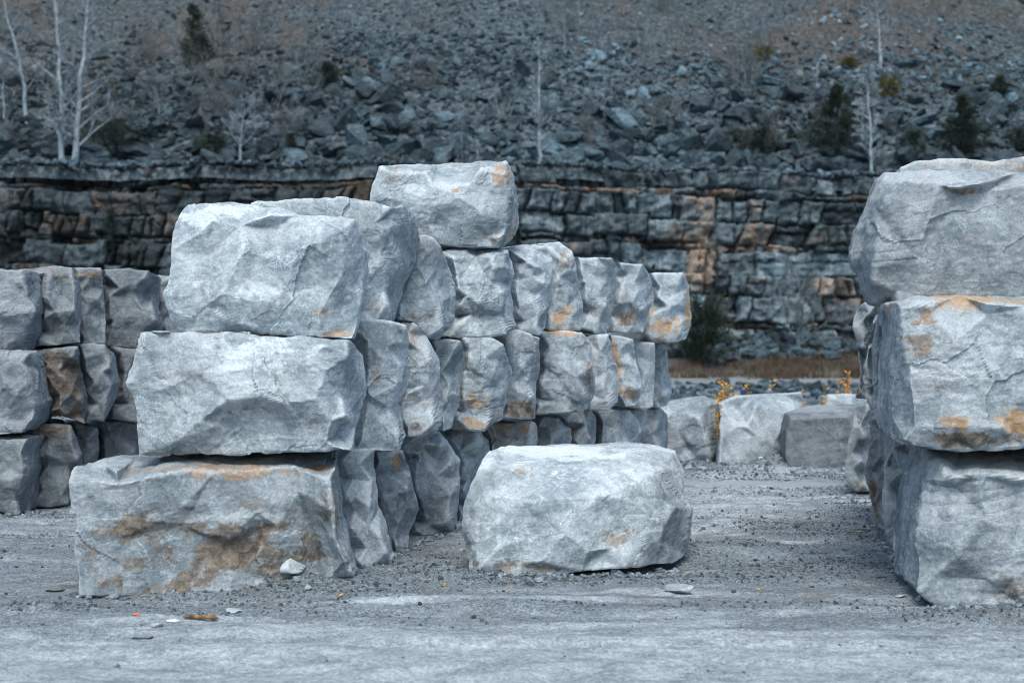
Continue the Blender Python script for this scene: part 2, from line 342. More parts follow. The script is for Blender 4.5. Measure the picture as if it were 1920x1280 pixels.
# ------------------------------------------------------------------ cliff (benched quarry face) and scree slope behind it
def top_z(x): return 10.62-.55*sstep(-2, 20, x)-.25*sstep(18, 26, x)+.18*np.sin(x*.7)*.5
def top_edge(x): return top_z(x)+.34*hsh(np.floor(x*.31+.2*vn(v3(x, 0*x, 0*x), 3)), np.floor(x*0), np.floor(x*0), 3)+.24*hsh(np.floor(x*.83+.4), np.floor(x*0), np.floor(x*0), 4)+.08*fbm(v3(x*1.7, 0*x, 0*x), 3, 5)
def build_cliff():
    rs = np.random.RandomState(5)
    xs = np.arange(-42, 42.01, .058); zs = np.arange(0, 1.0001, 1/195.)
    X, T = np.meshgrid(xs, zs); x = X.ravel(); t = T.ravel()
    Z = t*(top_edge(x)+.6)-.6; z = Z
    p = v3(x, z, 0)
    zw = z+.10*fbm(v3(x*.3, z*.2, 0), 2, 1)+.07*hsh(np.floor(x*.31+.3*vn(v3(x, z, 0), 3)), np.floor(x*0), np.floor(x*0), 7)+.055*fac(v3(x*1.3, z*1.3, 4), 2)+.03*fbm(v3(x*4, z*4, 4), 3, 2)
    # beds from the top down; (lower limit below the cliff top, set-back at this bed)
    rel = top_z(x)-zw
    wv = .15*vn(v3(x*1.5, z*1.5, 0), 23)
    rel = rel+(.24*hsh(np.floor(x*.15+wv), np.floor(x*0), np.floor(x*0), 9)+.13*hsh(np.floor(x*.47+wv), np.floor(x*0), np.floor(x*0), 10))*sstep(.8, 1.6, rel)
    beds = np.array([-1, 0.0, .95, 1.3, 2.5, 3.6, 3.95, 5.2, 6.2, 7.5, 7.85, 9.1, 10.3, 11.6, 13])
    back = np.array([0, 0, 1.0, 1.15, 1.3, 1.5, 1.45, 1.7, 1.9, 2.1, 2.0, 2.3, 2.5, 2.6, 2.7])
    mean_w = np.array([1, 1.6, .9, 2.4, 2.1, .9, 2.6, 1.9, 2.5, .9, 2.6, 2.2, 2.5, 2.6, 2, 2])
    j = np.clip(np.searchsorted(beds, rel)-1, 0, len(beds)-2)
    lo = beds[j]; hi = beds[j+1]
    xw = x+.14*fac(v3(x*1.2, z*1.2, 3), 6)+.05*fbm(v3(x*3.1, z*3.1, 3), 3, 6)
    yoff = np.zeros_like(x); tone = np.ones_like(x); rust = np.zeros_like(x); dmin = np.minimum(rel-lo, hi-rel); dver = np.full_like(x, 9.)
    for k in range(len(beds)-1):
        m = j == k
        if not m.any(): continue
        e = [-44.]
        while e[-1] < 44:
            f_ = .75 if e[-1] < -10 else 1.0
            e.append(e[-1]+max(.45, rs.gamma(2.6, mean_w[k]*f_/2.6)*.8))
        e = np.array(e); n = len(e)
        xm = xw[m]+(rel[m]-lo[m])*(rs.uniform(-.2, .2)+.45*vn(v3(xw[m]*.35, xw[m]*0, xw[m]*0+k), 44))
        i = np.clip(np.searchsorted(e, xm)-1, 0, n-2)
        o = rs.uniform(0, 1, n)**1.3*(.50+.3*(rs.rand(n) > .8)); tn = rs.uniform(.55, 1.55, n)*np.where(rs.rand(n) > .85, .6, 1); gx_ = rs.uniform(-.12, .12, n); gz = rs.uniform(-.14, .18, n)
        rb = rs.rand(n); thin = mean_w[k] < 1
        cx = (e[i]+e[i+1])/2
        yoff[m] = o[i]+.55*(rb[i] < .08)+gx_[i]*(xm-cx)+gz[i]*(rel[m]-lo[m])-(.28+.12*rb[i])*thin*-1
        tone[m] = tn[i]; rust[m] = (rb[i] > .66)*.38+(.25 if thin else 0)
        dver[m] = np.minimum(xm-e[i], e[i+1]-xm)+.05*thin; dmin[m] = np.minimum(dmin[m], dver[m])
        # some blocks are split once more
        sp = rs.rand(n) > .45; pos = rs.uniform(.3, .7, n); hz = rs.rand(n) > .7
        cut = np.where(hz[i], rel[m]-(lo[m]+(hi[m]-lo[m])*pos[i]), xm-(e[i]+(e[i+1]-e[i])*pos[i]))
        yoff[m] += np.where(sp[i], np.sign(cut)*.07, 0); dmin[m] = np.where(sp[i], np.minimum(dmin[m], np.abs(cut)*1.6), dmin[m])
    d = np.clip(dmin, 0, None)
    cm = sstep(-.5, .35, vn(v3(x*.8, z*1.1, 5), 19)+.4*vn(v3(x*2.6, z*2.6, 5), 20))
    crack = np.maximum(.50*np.exp(-(d/.06)**1.5)*(.08+.92*cm), .55*np.exp(-(np.clip(dver, 0, None)/.075)**1.5)*(.45+.55*cm))+.05*np.exp(-(d/.10))
    fis = vn(v3(x*.42+.35*vn(v3(x*.5, z*.45, 7), 51), 0*x, 0*x+2), 52); crack = crack+.5*np.exp(-(np.abs(fis)/.022)**2)*sstep(-.2, .3, vn(v3(x*.2, z*.35, 3), 53))
    # set-back is cumulative from the bottom: upper beds further away
    sb = back[-1]-back[j]
    y = 79.6+sb*.62+yoff+crack+.20*fac(v3(x*.7, z*.9, 2), 12)+.13*fac(v3(x*1.9, z*2.4, 2), 13)+.05*fac(v3(x*4.5, z*5, 2), 15)+.05*fbm(v3(x*3, z*4, 2), 4, 12)+.9*fbm(v3(x*.12, z*.07, 9), 2, 14)-.05*ridged(v3(x*1.7, z*1.7, 1), 3, 15)
    rust = rust*1.25+.15*(1-sstep(-8, 4, x))*(1-sstep(8.6, 9.4, z))+.30*np.exp(-((z-5.7)/1.6)**2)*sstep(4, 9, x)+.35*np.exp(-((x+8)/6)**2-((z-9.6)/.35)**2)+.2*fbm(v3(x*.3, z*.3, 8), 3, 33)
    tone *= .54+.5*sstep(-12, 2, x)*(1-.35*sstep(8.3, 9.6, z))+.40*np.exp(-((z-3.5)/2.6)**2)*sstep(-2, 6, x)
    V = v3(x, y, z)
    return V, xs, zs, tone, rust
V, xs, zs, tn, ru = build_cliff()
nx, nz = len(xs)-1, len(zs)-1
a = quads_grid(nx, nz)
# cap: carry the top edge back under the slope
topi = np.arange(nz*(nx+1), (nz+1)*(nx+1)); cap = V[topi].copy(); cap[:, 1] += 4; cap[:, 2] -= .1
nV = len(V); V = np.concatenate([V, cap]); tn = np.concatenate([tn, tn[topi]]); ru = np.concatenate([ru, ru[topi]*0])
capq = np.stack([topi[:-1], topi[1:], nV+np.arange(1, nx+1), nV+np.arange(nx)], 1)
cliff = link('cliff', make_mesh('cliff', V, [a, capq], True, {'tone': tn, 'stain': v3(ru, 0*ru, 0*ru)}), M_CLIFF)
tag(cliff, 'dark layered quarry face with cracked rock beds and rusty seams', 'cliff', kind='structure')

def hill_z(x, y):
    x = np.asarray(x, float); y = np.asarray(y, float)
    p = v3(x.ravel(), y.ravel(), 0)
    s = np.clip(p[:, 1]-83.6-.8*np.sin(p[:, 0]*.21), 0, None)
    z = top_z(p[:, 0])-.12+s*(.64+.02*np.sin(p[:, 0]*.11))-.25*(1-np.exp(-s/2))*0
    z += .55*fbm(p*.13, 3, 40)*sstep(0, 6, s)+.22*fbm(p*.6, 4, 44)*sstep(0, 2, s)+.05*fbm(p*2.5, 3, 47)
    return z.reshape(np.shape(x))
hx = np.arange(-62, 62.1, .22); hy = np.concatenate([np.arange(81.4, 112, .2), np.linspace(112, 150, 40)])
X, Y = np.meshgrid(hx, hy); Z = hill_z(X, Y); Z[0] -= .6
hill = link('hillside', make_mesh('hillside', v3(X.ravel(), Y.ravel(), Z.ravel()), [quads_grid(len(hx)-1, len(hy)-1)], True), M_HILL)
tag(hill, 'steep scree slope of grey gravel and brown soil above the quarry face', 'hillside', kind='structure')
def hill_hit(px, py):
    a = (px-960)/F; b = (640-py)/F
    ys = np.arange(81.8, 140, .1); z = H+b*ys; hz = hill_z(a*ys, ys)
    k = np.argmax(z <= hz) if (z <= hz).any() else 0
    return Vector((a*ys[k], ys[k], hz[k]))

# ------------------------------------------------------------------ stone templates for rubble
def ico(sub):
    bm = __import__('bmesh').new(); __import__('bmesh').ops.create_icosphere(bm, subdivisions=sub, radius=1)
    V = np.array([v.co[:] for v in bm.verts]); Fc = np.array([[v.index for v in f.verts] for f in bm.faces]); bm.free(); return V, Fc
ICO = {k: ico(k) for k in (1, 2, 3, 4)}
def rock_template(sub, seed, cuts=11, flat=.55, noise=.04):
    rs = np.random.RandomState(seed); V, Fc = ICO[sub]; V = V.copy()*1.25
    for k in range(cuts):
        n = rs.normal(size=3); n /= np.linalg.norm(n); d = rs.uniform(.5, .86)
        e = V@n-d; V -= np.clip(e, 0, None)[:, None]*n
    if noise: V *= (1+noise*fbm(V*2.5+seed, 3, seed))[:, None]
    V *= np.array([1, rs.uniform(.62, .95), rs.uniform(flat*.6, flat*1.3)])
    return V, Fc
def rot_mats(rs, n, tilt=.5):
    az = rs.uniform(0, 2*np.pi, n); tx = rs.normal(0, tilt, n); ty = rs.normal(0, tilt, n)
    ca, sa = np.cos(az), np.sin(az); O = np.zeros(n); I = np.ones(n)
    Rz = np.stack([ca, -sa, O, sa, ca, O, O, O, I], 1).reshape(n, 3, 3)
    Rx = np.stack([I, O, O, O, np.cos(tx), -np.sin(tx), O, np.sin(tx), np.cos(tx)], 1).reshape(n, 3, 3)
    Ry = np.stack([np.cos(ty), O, np.sin(ty), O, I, O, -np.sin(ty), O, np.cos(ty)], 1).reshape(n, 3, 3)
    return Rx@Ry@Rz
def scatter_mesh(name, pos, size, rs, tmpls, mat, tone, tilt=.5, pre=None):
    Vs, Fs, Ts = [], [], []; off = 0; n = len(pos); which = rs.randint(0, len(tmpls), n); R = rot_mats(rs, n, tilt)
    if pre is not None: R = pre@R
    for k, (V, Fc) in enumerate(tmpls):
        m = np.where(which == k)[0]
        if not len(m): continue
        P = np.einsum('nij,vj->nvi', R[m], V)*size[m][:, None, None]+pos[m][:, None, :]
        Vs.append(P.reshape(-1, 3)); Fs.append((Fc[None]+np.arange(len(m))[:, None, None]*len(V)).reshape(-1, 3)+off); off += len(m)*len(V)
        Ts.append(np.repeat(tone[m], len(V)))
    return link(name, make_mesh(name, np.concatenate(Vs), [np.concatenate(Fs)], False, {'tone': np.concatenate(Ts)}), mat)

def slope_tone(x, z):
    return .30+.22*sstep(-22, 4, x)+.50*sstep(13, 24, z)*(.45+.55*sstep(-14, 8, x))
def build_talus():
    rs = np.random.RandomState(11)
    def pts(n, y0, y1): return rs.uniform(-56, 56, n), rs.uniform(y0, y1, n)
    sets = []
    x, y = pts(3300, 83.6, 97); s = rs.gamma(3.0, .15, len(x))*(1.4-.065*(y-83)); sets.append((x, y, np.clip(s, .22, 1.05)))
    x, y = pts(11500, 83, 99); sets.append((x, y, rs.uniform(.10, .32, len(x))))
    x, y = pts(22000, 92, 113); sets.append((x, y, np.clip(rs.gamma(1.8, .05, len(x)), .04, .42)))
    x, y = pts(700, 82.3, 84.6); sets.append((x, y, np.clip(rs.gamma(2.5, .09, len(x)), .08, .55)))
    x = np.concatenate([q[0] for q in sets]); y = np.concatenate([q[1] for q in sets]); s = np.concatenate([q[2] for q in sets])
    keep = (np.abs(x) < .45*y+6); x, y, s = x[keep], y[keep], s[keep]
    # thin out where soil and grass show on the upper slope
    g = fbm(v3(x*.12, y*.12, 0), 3, 61); keep = (y < 95) | (g < .18) | (rs.rand(len(x)) > .55); x, y, s = x[keep], y[keep], s[keep]
    z = hill_z(x, y)+s*.18
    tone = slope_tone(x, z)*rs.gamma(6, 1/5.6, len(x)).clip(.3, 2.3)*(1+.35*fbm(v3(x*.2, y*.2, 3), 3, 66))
    px = 960+x/y*F
    vis = (px > 0) & (px < 1920) & (H+0*z < z) & ((z-H)/y*F < 640)
    app = np.where(vis, s/y, 0); order = np.argsort(-app); big = order[:300]; rest = order[300:]
    pos = v3(x, y, z); pre = Matrix.Rotation(math.radians(20), 3, 'X'); pre = np.array(pre)
    mid = rest[s[rest] > .2]; small = rest[s[rest] <= .2]
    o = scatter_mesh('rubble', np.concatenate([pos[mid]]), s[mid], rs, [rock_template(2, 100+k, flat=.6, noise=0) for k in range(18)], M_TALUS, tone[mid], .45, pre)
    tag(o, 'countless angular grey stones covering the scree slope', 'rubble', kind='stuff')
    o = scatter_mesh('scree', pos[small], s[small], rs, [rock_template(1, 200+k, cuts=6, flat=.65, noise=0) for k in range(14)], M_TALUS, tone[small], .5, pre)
    tag(o, 'fine loose scree of small grey stones on the upper slope', 'scree', kind='stuff')
    # the largest boulders, one object each
    kinds = []
    for k in range(30):
        flat = .38 if k % 3 == 0 else .72
        V, Fc = rock_template(4, 300+k, cuts=13, flat=flat, noise=.035)
        V = V+0; V *= (1+.02*ridged(V*5+k, 3, k))[:, None]
        for tv in (.45, .8, 1.3):
            kinds.append((flat, tv, make_mesh('talus_boulder', V, [Fc], False, {'tone': np.full(len(V), tv)})))
    for i in big:
        t = float(tone[i]); c = [q for q in kinds if q[1] == min((.45, .8, 1.3), key=lambda u: abs(u-t))]
        fl, tv, me = c[rs.randint(len(c))]
        o = link('talus_boulder', me, M_TALUS, loc=(x[i], y[i], z[i])); o.scale = (s[i],)*3
        o.rotation_euler = (math.radians(20)+rs.normal(0, .35), rs.normal(0, .35), rs.uniform(0, 6.28))
        if fl < .5: tag(o, 'flat dark grey slab among the boulders on the scree slope', 'boulder', 'boulders on the scree slope')
        else: tag(o, 'blocky blue-grey boulder among the rubble on the scree slope', 'boulder', 'boulders on the scree slope')
build_talus()

def build_far_rubble():
    rs = np.random.RandomState(21)
    n = 14000; x = rs.uniform(-22, 28, n); y = rs.uniform(30, 60, n); s = np.clip(rs.gamma(1.8, .038, n)*(y/42), .04, .38)
    k = rs.rand(n) < .35+.65*(fbm(v3(x*.3, y*.3, 0), 3, 5) > -.1); x, y, s = x[k], y[k], s[k]
    o = scatter_mesh('rubble', v3(x, y, ground_z(x, y)+s*.2), s, rs, [rock_template(2, 400+k, flat=.6, noise=0) for k in range(10)], M_TALUS, rs.uniform(.3, 1.15, len(x)), .4)
    tag(o, 'dark broken stones strewn on the ground in front of the quarry face', 'rubble', kind='stuff')
    # debris at the foot of the face and fallen on its ledges
    n = 6800; x = rs.uniform(-40, 40, n); y = rs.uniform(75.5, 80.2, n); s = np.clip(rs.gamma(2, .085, n), .05, .55)
    z = ground_z(x, y)+s*.25
    n2 = 2600; x2 = rs.uniform(-40, 40, n2); s2 = np.clip(rs.gamma(2.2, .06, n2), .05, .34); y2 = rs.uniform(81.0, 83.2, n2); z2 = top_z(x2)+.02+s2*.3
    o = scatter_mesh('rubble', np.concatenate([v3(x, y, z), v3(x2, y2, z2)]), np.concatenate([s, s2]), rs, [rock_template(2, 420+k, flat=.6, noise=0) for k in range(10)], M_TALUS, np.concatenate([rs.uniform(.3, .9, n), rs.uniform(.5, 1.2, n2)]), .4)
    tag(o, 'fallen stones at the foot and along the rim of the quarry face', 'rubble', kind='stuff')
build_far_rubble()

# ------------------------------------------------------------------ quarried blocks
SEED = [0]
PREV = {}      # right-hand outline of the block before, per course, so that neighbours meet in a real crevice
def normals(V, Fq):
    N = np.zeros_like(V)
    for f in Fq:
        n = np.cross(V[f[:, 2]]-V[f[:, 0]], V[f[:, 3]]-V[f[:, 1]] if f.shape[1] == 4 else V[f[:, 1]]-V[f[:, 0]])
        if f.shape[1] == 3: n = np.cross(V[f[:, 1]]-V[f[:, 0]], V[f[:, 2]]-V[f[:, 0]])
        for k in range(f.shape[1]):
            for c in range(3): N[:, c] += np.bincount(f[:, k], n[:, c], len(V))
    return N/np.maximum(np.linalg.norm(N, axis=1), 1e-9)[:, None]

def smooth(A, Fq, it, m=None):
    e = np.concatenate([np.stack([f[:, k], np.roll(f, -1, 1)[:, k]], 1) for f in Fq for k in range(f.shape[1])]); n = len(A)
    deg = np.bincount(e[:, 0], minlength=n)+np.bincount(e[:, 1], minlength=n); deg = np.maximum(deg, 1)
    for _ in range(it):
        B = np.stack([np.bincount(e[:, 0], A[e[:, 1], c], n)+np.bincount(e[:, 1], A[e[:, 0], c], n) for c in range(3)], 1)/deg[:, None]
        A = A+(B-A)*(.6 if m is None else .6*m[:, None])
    return A
def stone(label, d, T, R, B, L, inner=(), k=.12, D=.95, tone=1., stains=(), cat='stone block', group=None, name='stone_block',
          relief=.07, nrand=12, sx=0., shrink=.12, sv=.03, rough=1., edge=.015, kx=None, warm=0):
    """T,R,B,L: outline of the visible side, clockwise from the upper left corner, in photo pixels (+ optional depth offset in m);
    every point gets its own distance, then the block is closed towards a real back side D metres behind."""
    SEED[0] += 1; seed = SEED[0]; rs = np.random.RandomState(seed*7+1)
    course = None
    if group in (GF, GL) and k > 0:
        course = (group, 'low' if 'bottom' in label else 'mid' if ('second-layer' in label or 'middle block' in label or 'in the middle of the front' in label) else 'top')
    inner = list(inner)
    if course in PREV and 'rising right behind the front' not in label:
        pv = PREV[course]; edge_x = lambda y: float(np.interp(y, pv[:, 1], pv[:, 0]))
        yt_, yb0 = T[1][1]+2, B[-2][1]-2
        xt, xb = edge_x(yt_)-5, edge_x(yb0)-5
        T = [(xt, yt_, .3)]+[q for q in T if q[0] > xt+6]; B = [q for q in B if q[0] > xb+6]+[(xb, yb0, .3)]
        L = []
        for f_ in (.8, .6, .4, .2):
            y_ = yt_+(yb0-yt_)*f_; L.append((edge_x(y_)-6+rs.uniform(-1, 2), y_, .38))
        wv_ = T[-1][0]-xt
        fr_ = rs.uniform(.07, .12)
        for f_ in (.08, .36, .64, .92):
            y_ = yt_+(yb0-yt_)*f_; xi = edge_x(y_)+wv_*(fr_+rs.uniform(-.015, .015))
            if all(math.hypot(xi-q[0], y_-q[1]) > 7 for q in inner): inner.append((xi, y_, rs.uniform(0, .03)))
        inner = [q for q in inner if q[0] > edge_x(q[1])+2]
        sx = -.35; D = max(D, 1.35)
    rc = ('GR', 'low' if 'bottom' in label else 'mid' if ('second-layer' in label or 'orange-crusted' in label) else 'top') if group == GR else None
    if rc:
        L = [(q[0], q[1], q[2]*.55) if len(q) > 2 and q[2] > .16 else q for q in L]
        xm_ = min(q[0] for q in L)+60
        inner = [(q[0], q[1], q[2]*.55) if len(q) > 2 and q[0] < xm_ and q[2] > .04 else q for q in inner]
    if rc and rc[1] != 'top':
        if rc in PREV:
            pv = PREV[rc]; edge_x = lambda y: float(np.interp(y, pv[:, 1], pv[:, 0])); yt_, yb0 = T[1][1]+2, B[-2][1]-2
            xt, xb = edge_x(yt_)+5, edge_x(yb0)+5
            T = [q for q in T if q[0] < xt-5]+[(xt, yt_, .25)]; B = [(xb, yb0, .25)]+[q for q in B if q[0] < xb-5]
            if len(T) < 2: T = [(xt-25, yt_+3, .3)]+T
            if len(B) < 2: B = B+[(xb-25, yb0-3, .3)]
            R = [(edge_x(yt_+(yb0-yt_)*f_)+6+rs.uniform(-2, 1), yt_+(yb0-yt_)*f_, .35) for f_ in (.2, .4, .6, .8)]
            inner = [q for q in inner if q[0] < edge_x(q[1])-5]
            for f_ in (.1, .36, .64, .9):
                y_ = yt_+(yb0-yt_)*f_; xi = edge_x(y_)-7
                if all(math.hypot(xi-q[0], y_-q[1]) > 6 for q in inner): inner.append((xi, y_, rs.uniform(0, .03)))
            sx = .3; D = max(D, 1.3)
            L = [(q[0], q[1], (q[2] if len(q) > 2 else .1)*.42) for q in L]; inner = [(q[0], q[1], (q[2] if len(q) > 2 else 0)*.35) for q in inner]
            T = [(q[0], q[1], (q[2] if len(q) > 2 else .05)*.5) for q in T]; B = [(q[0], q[1], (q[2] if len(q) > 2 else .05)*.5) for q in B]
            for q in L:
                if all(math.hypot(q[0]+12-i_[0], q[1]-i_[1]) > 9 for i_ in inner): inner.append((q[0]+rs.uniform(8, 14), q[1], rs.uniform(0, .04)))
            relief = .025; nrand = min(nrand, 4)
        PREV[rc] = np.array([T[0][:2]]+[q[:2] for q in reversed(L)]+[B[-1][:2]], float)
    if course: PREV[course] = np.array([T[-1][:2]]+[q[:2] for q in R]+[B[0][:2]], float)
    if course and course[1] == 'low' and group == GF: B = [(q[0], max(q[1], H*F/(d+(q[2] if len(q) > 2 else .02))+640))+tuple(q[2:]) for q in B]
    small = course in PREV and 'rising right behind the front' not in label and course is not None and len(L) == 4 and L[0][2] == .38
    if small:
        vw = max(.12, (max(q[0] for q in R)-xt)*d/F); fl = min(1., vw/.75); fl2 = min(1., .35+vw*.6)
        T = [(q[0], q[1], q[2]*fl2) if len(q) > 2 else q for q in T]; B = [(q[0], q[1], q[2]*fl2) if len(q) > 2 else q for q in B]
        R = [(q[0], q[1], q[2]*fl) if len(q) > 2 else q for q in R]; L = [(q[0], q[1], .38*fl*.8) for q in L]
        inner = [(q[0], q[1], (q[2] if len(q) > 2 else 0)*fl2) for q in inner]; relief = min(relief, .012+.03*vw); nrand = min(nrand, int(2+7*vw)); rough = rough*(.55+.45*fl)
    p3 = lambda q, dd: (q[0], q[1], q[2] if len(q) > 2 else dd)
    rim = lambda q: (q[0], q[1], q[2]*.35 if q[2] <= .16 else q[2])
    T = [rim(p3(q, .03)) for q in T]; B = [rim(p3(q, .02)) for q in B]; tone = (.3+.7*tone)*(1.12 if 'bottom' in label and 'brown-stained' not in label else 1) if group == GF else tone*(.84 if group == GL else .90 if group == GR else .97)  # far left stack is toned darker: its shade is put into the colour
    low = H-(max(q[1] for q in B)-640)*d/F
    if group in (GF, GL) and low > .3: B = [(a, b+3, c) for a, b, c in B]
    R = [(q[0], q[1], min(q[2]*1.8, .85)) if len(q) > 2 and group in (GF, GL) else q for q in R]
    sides = [T, [T[-1]]+[p3(q, .06) for q in R]+[B[0]], B, [B[-1]]+[rim(p3(q, .05)) for q in L]+[T[0]]]
    out = []
    for s_ in sides: out += s_[:-1]
    O = np.array(out, float)
    area = 0.; cxy = np.zeros(2)
    for i in range(len(O)):
        a, b = O[i], O[(i+1) % len(O)]; cr = a[0]*b[1]-b[0]*a[1]; area += cr; cxy += (a[:2]+b[:2])*cr
    cen = cxy/(3*area)
    xl, xr, yt, yb = O[:, 0].min(), O[:, 0].max(), O[:, 1].min(), O[:, 1].max()
    if xr-xl < 330 and group in (GF, GL): nrand = min(nrand, 7); relief = min(relief, .035)
    inn = [tuple(map(float, p3(q, 0))) for q in inner]
    W_ = xr-xl if group not in (GF, GL) else min(xr-xl, 110*14/d)
    fR = rs.uniform(.13, .2)
    for q in sides[1][1:-1]:            # a steep flank needs its own arris
        if q[2] >= .2 and label and group in (GF, GL) and not any(abs(i_[1]-q[1]) < 22 and i_[0] > q[0]-.33*W_ for i_ in inn):
            inn.append((q[0]-W_*(fR+rs.uniform(-.03, .03)), q[1]+rs.uniform(-4, 4), rs.uniform(0, .04)))
    # random facet corners
    tries = 0; mn = .115*max(xr-xl, yb-yt)
    while nrand > 0 and tries < 300:
        tries += 1; q = np.array([rs.uniform(xl, xr), rs.uniform(yt, yb)])
        # inside and away from others
        ins = False
        for i in range(len(O)):
            a, b = O[i], O[(i+1) % len(O)]
            if (a[1] > q[1]) != (b[1] > q[1]) and q[0] < (b[0]-a[0])*(q[1]-a[1])/(b[1]-a[1])+a[0]: ins = not ins
        allp = [o[:2] for o in O]+[np.array(i_[:2]) for i_ in inn]
        if not ins or min(np.hypot(*(q-a_[:2])) for a_ in allp) < mn: continue
        base = 0
        if inner:   # follow the traced facets, then jitter
            near = sorted(inn[:len(inner)]+[tuple(o) for o in O], key=lambda i_: math.hypot(i_[0]-q[0], i_[1]-q[1]))[:3]
            ws = [1/(math.hypot(i_[0]-q[0], i_[1]-q[1])+5) for i_ in near]; base = sum(w_*i_[2] for w_, i_ in zip(ws, near))/sum(ws)
        inn.append((q[0], q[1], base+rs.uniform(-relief, relief))); nrand -= 1
    inn = [(a, b, c*1.2) for a, b, c in inn]; pts = [tuple(o) for o in O]+inn
    vc, ve, fc, ov, oe, of = delaunay_2d_cdt([Vector((p[0], p[1])) for p in pts], [(i, (i+1) % len(O)) for i in range(len(O))], [], 1, 1e-4)
    dz = np.array([pts[o[0]][2] if o else 0 for o in ov]); vc = np.array([v[:] for v in vc])
    sp = .00105*d
    nu = int(np.clip((xr-xl)*d/F/sp, 12, 260)); nv = int(np.clip((yb-yt)*d/F/sp, 12, 220))
    u, v = np.meshgrid(np.linspace(-1, 1, nu+1), np.linspace(1, -1, nv+1)); u = u.ravel(); v = v.ravel()
    rho = np.maximum(np.abs(u), np.abs(v)); r_ = np.maximum(rho, 1e-6); su, sv_ = u/r_, v/r_
    def along(side, t):
        q = np.array(side)[:, :2]; c = np.concatenate([[0], np.cumsum(np.hypot(*np.diff(q, axis=0).T))]); c /= c[-1]
        return np.stack([np.interp(t, c, q[:, 0]), np.interp(t, c, q[:, 1])], 1)
    Bd = np.zeros((len(u), 2)); e = 1e-9
    top = sv_ >= 1-e; right = (su >= 1-e) & ~top; bot = (sv_ <= -1+e) & ~right & ~top; left = ~(top | right | bot)
    Bd[top] = along(sides[0], (su[top]+1)/2); Bd[right] = along(sides[1], (1-sv_[right])/2)
    Bd[bot] = along(sides[2], (1-su[bot])/2); Bd[left] = along(sides[3], (sv_[left]+1)/2)
    Q = cen+(Bd-cen)*rho[:, None]
    # broken outline
    wob = np.stack([vn(v3(Q[:, 0]*.05, Q[:, 1]*.05, seed), 3)+.5*vn(v3(Q[:, 0]*.13, Q[:, 1]*.13, seed), 4), vn(v3(Q[:, 0]*.05, Q[:, 1]*.05, seed+9), 5)+.5*vn(v3(Q[:, 0]*.13, Q[:, 1]*.13, seed), 6)], 1)
    Qw = Q+wob*(14./d)
    best = np.full(len(Q), -1e9); dd = np.zeros(len(Q))
    for f in fc:
        for h in range(1, len(f)-1):
            ia, ib, ic = f[0], f[h], f[h+1]; A, B_, C_ = vc[ia], vc[ib], vc[ic]
            den = (B_[1]-C_[1])*(A[0]-C_[0])+(C_[0]-B_[0])*(A[1]-C_[1])
            if abs(den) < 1e-9: continue
            l1 = ((B_[1]-C_[1])*(Qw[:, 0]-C_[0])+(C_[0]-B_[0])*(Qw[:, 1]-C_[1]))/den
            l2 = ((C_[1]-A[1])*(Qw[:, 0]-C_[0])+(A[0]-C_[0])*(Qw[:, 1]-C_[1]))/den
            l3 = 1-l1-l2; m = np.minimum(np.minimum(l1, l2), l3); up = m > best
            cl = np.clip(np.stack([l1, l2, l3]), 0, 1); cl /= cl.sum(0)
            dd = np.where(up, cl[0]*dz[ia]+cl[1]*dz[ib]+cl[2]*dz[ic], dd); best = np.maximum(best, m)
    hw = max(min(xr-xl, yb-yt)*.5, 1)
    edist = (1-rho)*hw*d/F
    dd = dd+edge*np.exp(-(edist/.02))
    Qp = Q+wob*(10./d)*rho[:, None]**3
    a0 = ((kx if kx is not None else cen[0])-960)/F; x0 = a0*d
    def unproj(Q, dd):
        a = (Q[:, 0]-960)/F; b = (640-Q[:, 1])/F; y = (d-k*x0)/(1-k*a)+dd
        return v3(a*y, y, H+b*y)
    V = unproj(Qp, dd)
    faces = [quads_grid(nu, nv)[:, ::-1]]
    # ring of boundary vertices, clockwise seen from the camera
    idx = np.arange((nu+1)*(nv+1)).reshape(nv+1, nu+1)
    ring = np.concatenate([idx[0, :-1], idx[:-1, -1], idx[-1, :0:-1], idx[:0:-1, 0]])
    cw = unproj(cen[None], np.array([0.]))[0]; yb_ = cw[1]+D
    K = int(np.clip(D/(sp*2.2), 10, 60)); rings = [ring]; Vs = [V]; base = len(V); nr = len(ring); BV = V[ring]
    for q in range(1, K+1):
        t = q/K
        yk = BV[:, 1]+(np.maximum(yb_+k*(BV[:, 0]-cw[0]), BV[:, 1]+.25)-BV[:, 1])*t
        W = BV.copy(); s_ = 1-shrink*t**1.3
        W[:, 0] = cw[0]+(BV[:, 0]-cw[0])*s_+sx*D*t; W[:, 2] = cw[2]+(BV[:, 2]-cw[2])*(1-sv*t**1.3); W[:, 1] = yk
        Vs.append(W); rings.append(np.arange(base, base+nr)); base += nr
    last = Vs[-1]; lc = last.mean(0)
    for q, s_ in enumerate((.8, .6, .4, .2)):
        W = lc+(last-lc)*s_; W[:, 1] += .05*(1-s_); Vs.append(W); rings.append(np.arange(base, base+nr)); base += nr
    Vs.append((lc+np.array([0, .05, 0]))[None]); apex = base
    V = np.concatenate(Vs)
    for a_, b_ in zip(rings[:-1], rings[1:]):
        faces.append(np.stack([a_, b_, np.roll(b_, -1), np.roll(a_, -1)], 1)[:, ::-1])
    lr = rings[-1]; tri = np.stack([lr, np.full(nr, apex), np.roll(lr, -1)], 1)[:, ::-1]
    Fq = faces+[tri]
    V = smooth(V, Fq, 1); N = smooth(normals(V, Fq), Fq, 3); N /= np.maximum(np.linalg.norm(N, axis=1), 1e-6)[:, None]; ctr = V.mean(0)
    if ((V-ctr)*N).sum() < 0:
        N = -N; Fq = [f[:, ::-1] for f in Fq]
    # fracture relief: broad dishes, stepped flakes, fine roughness
    p = V+seed*3.17
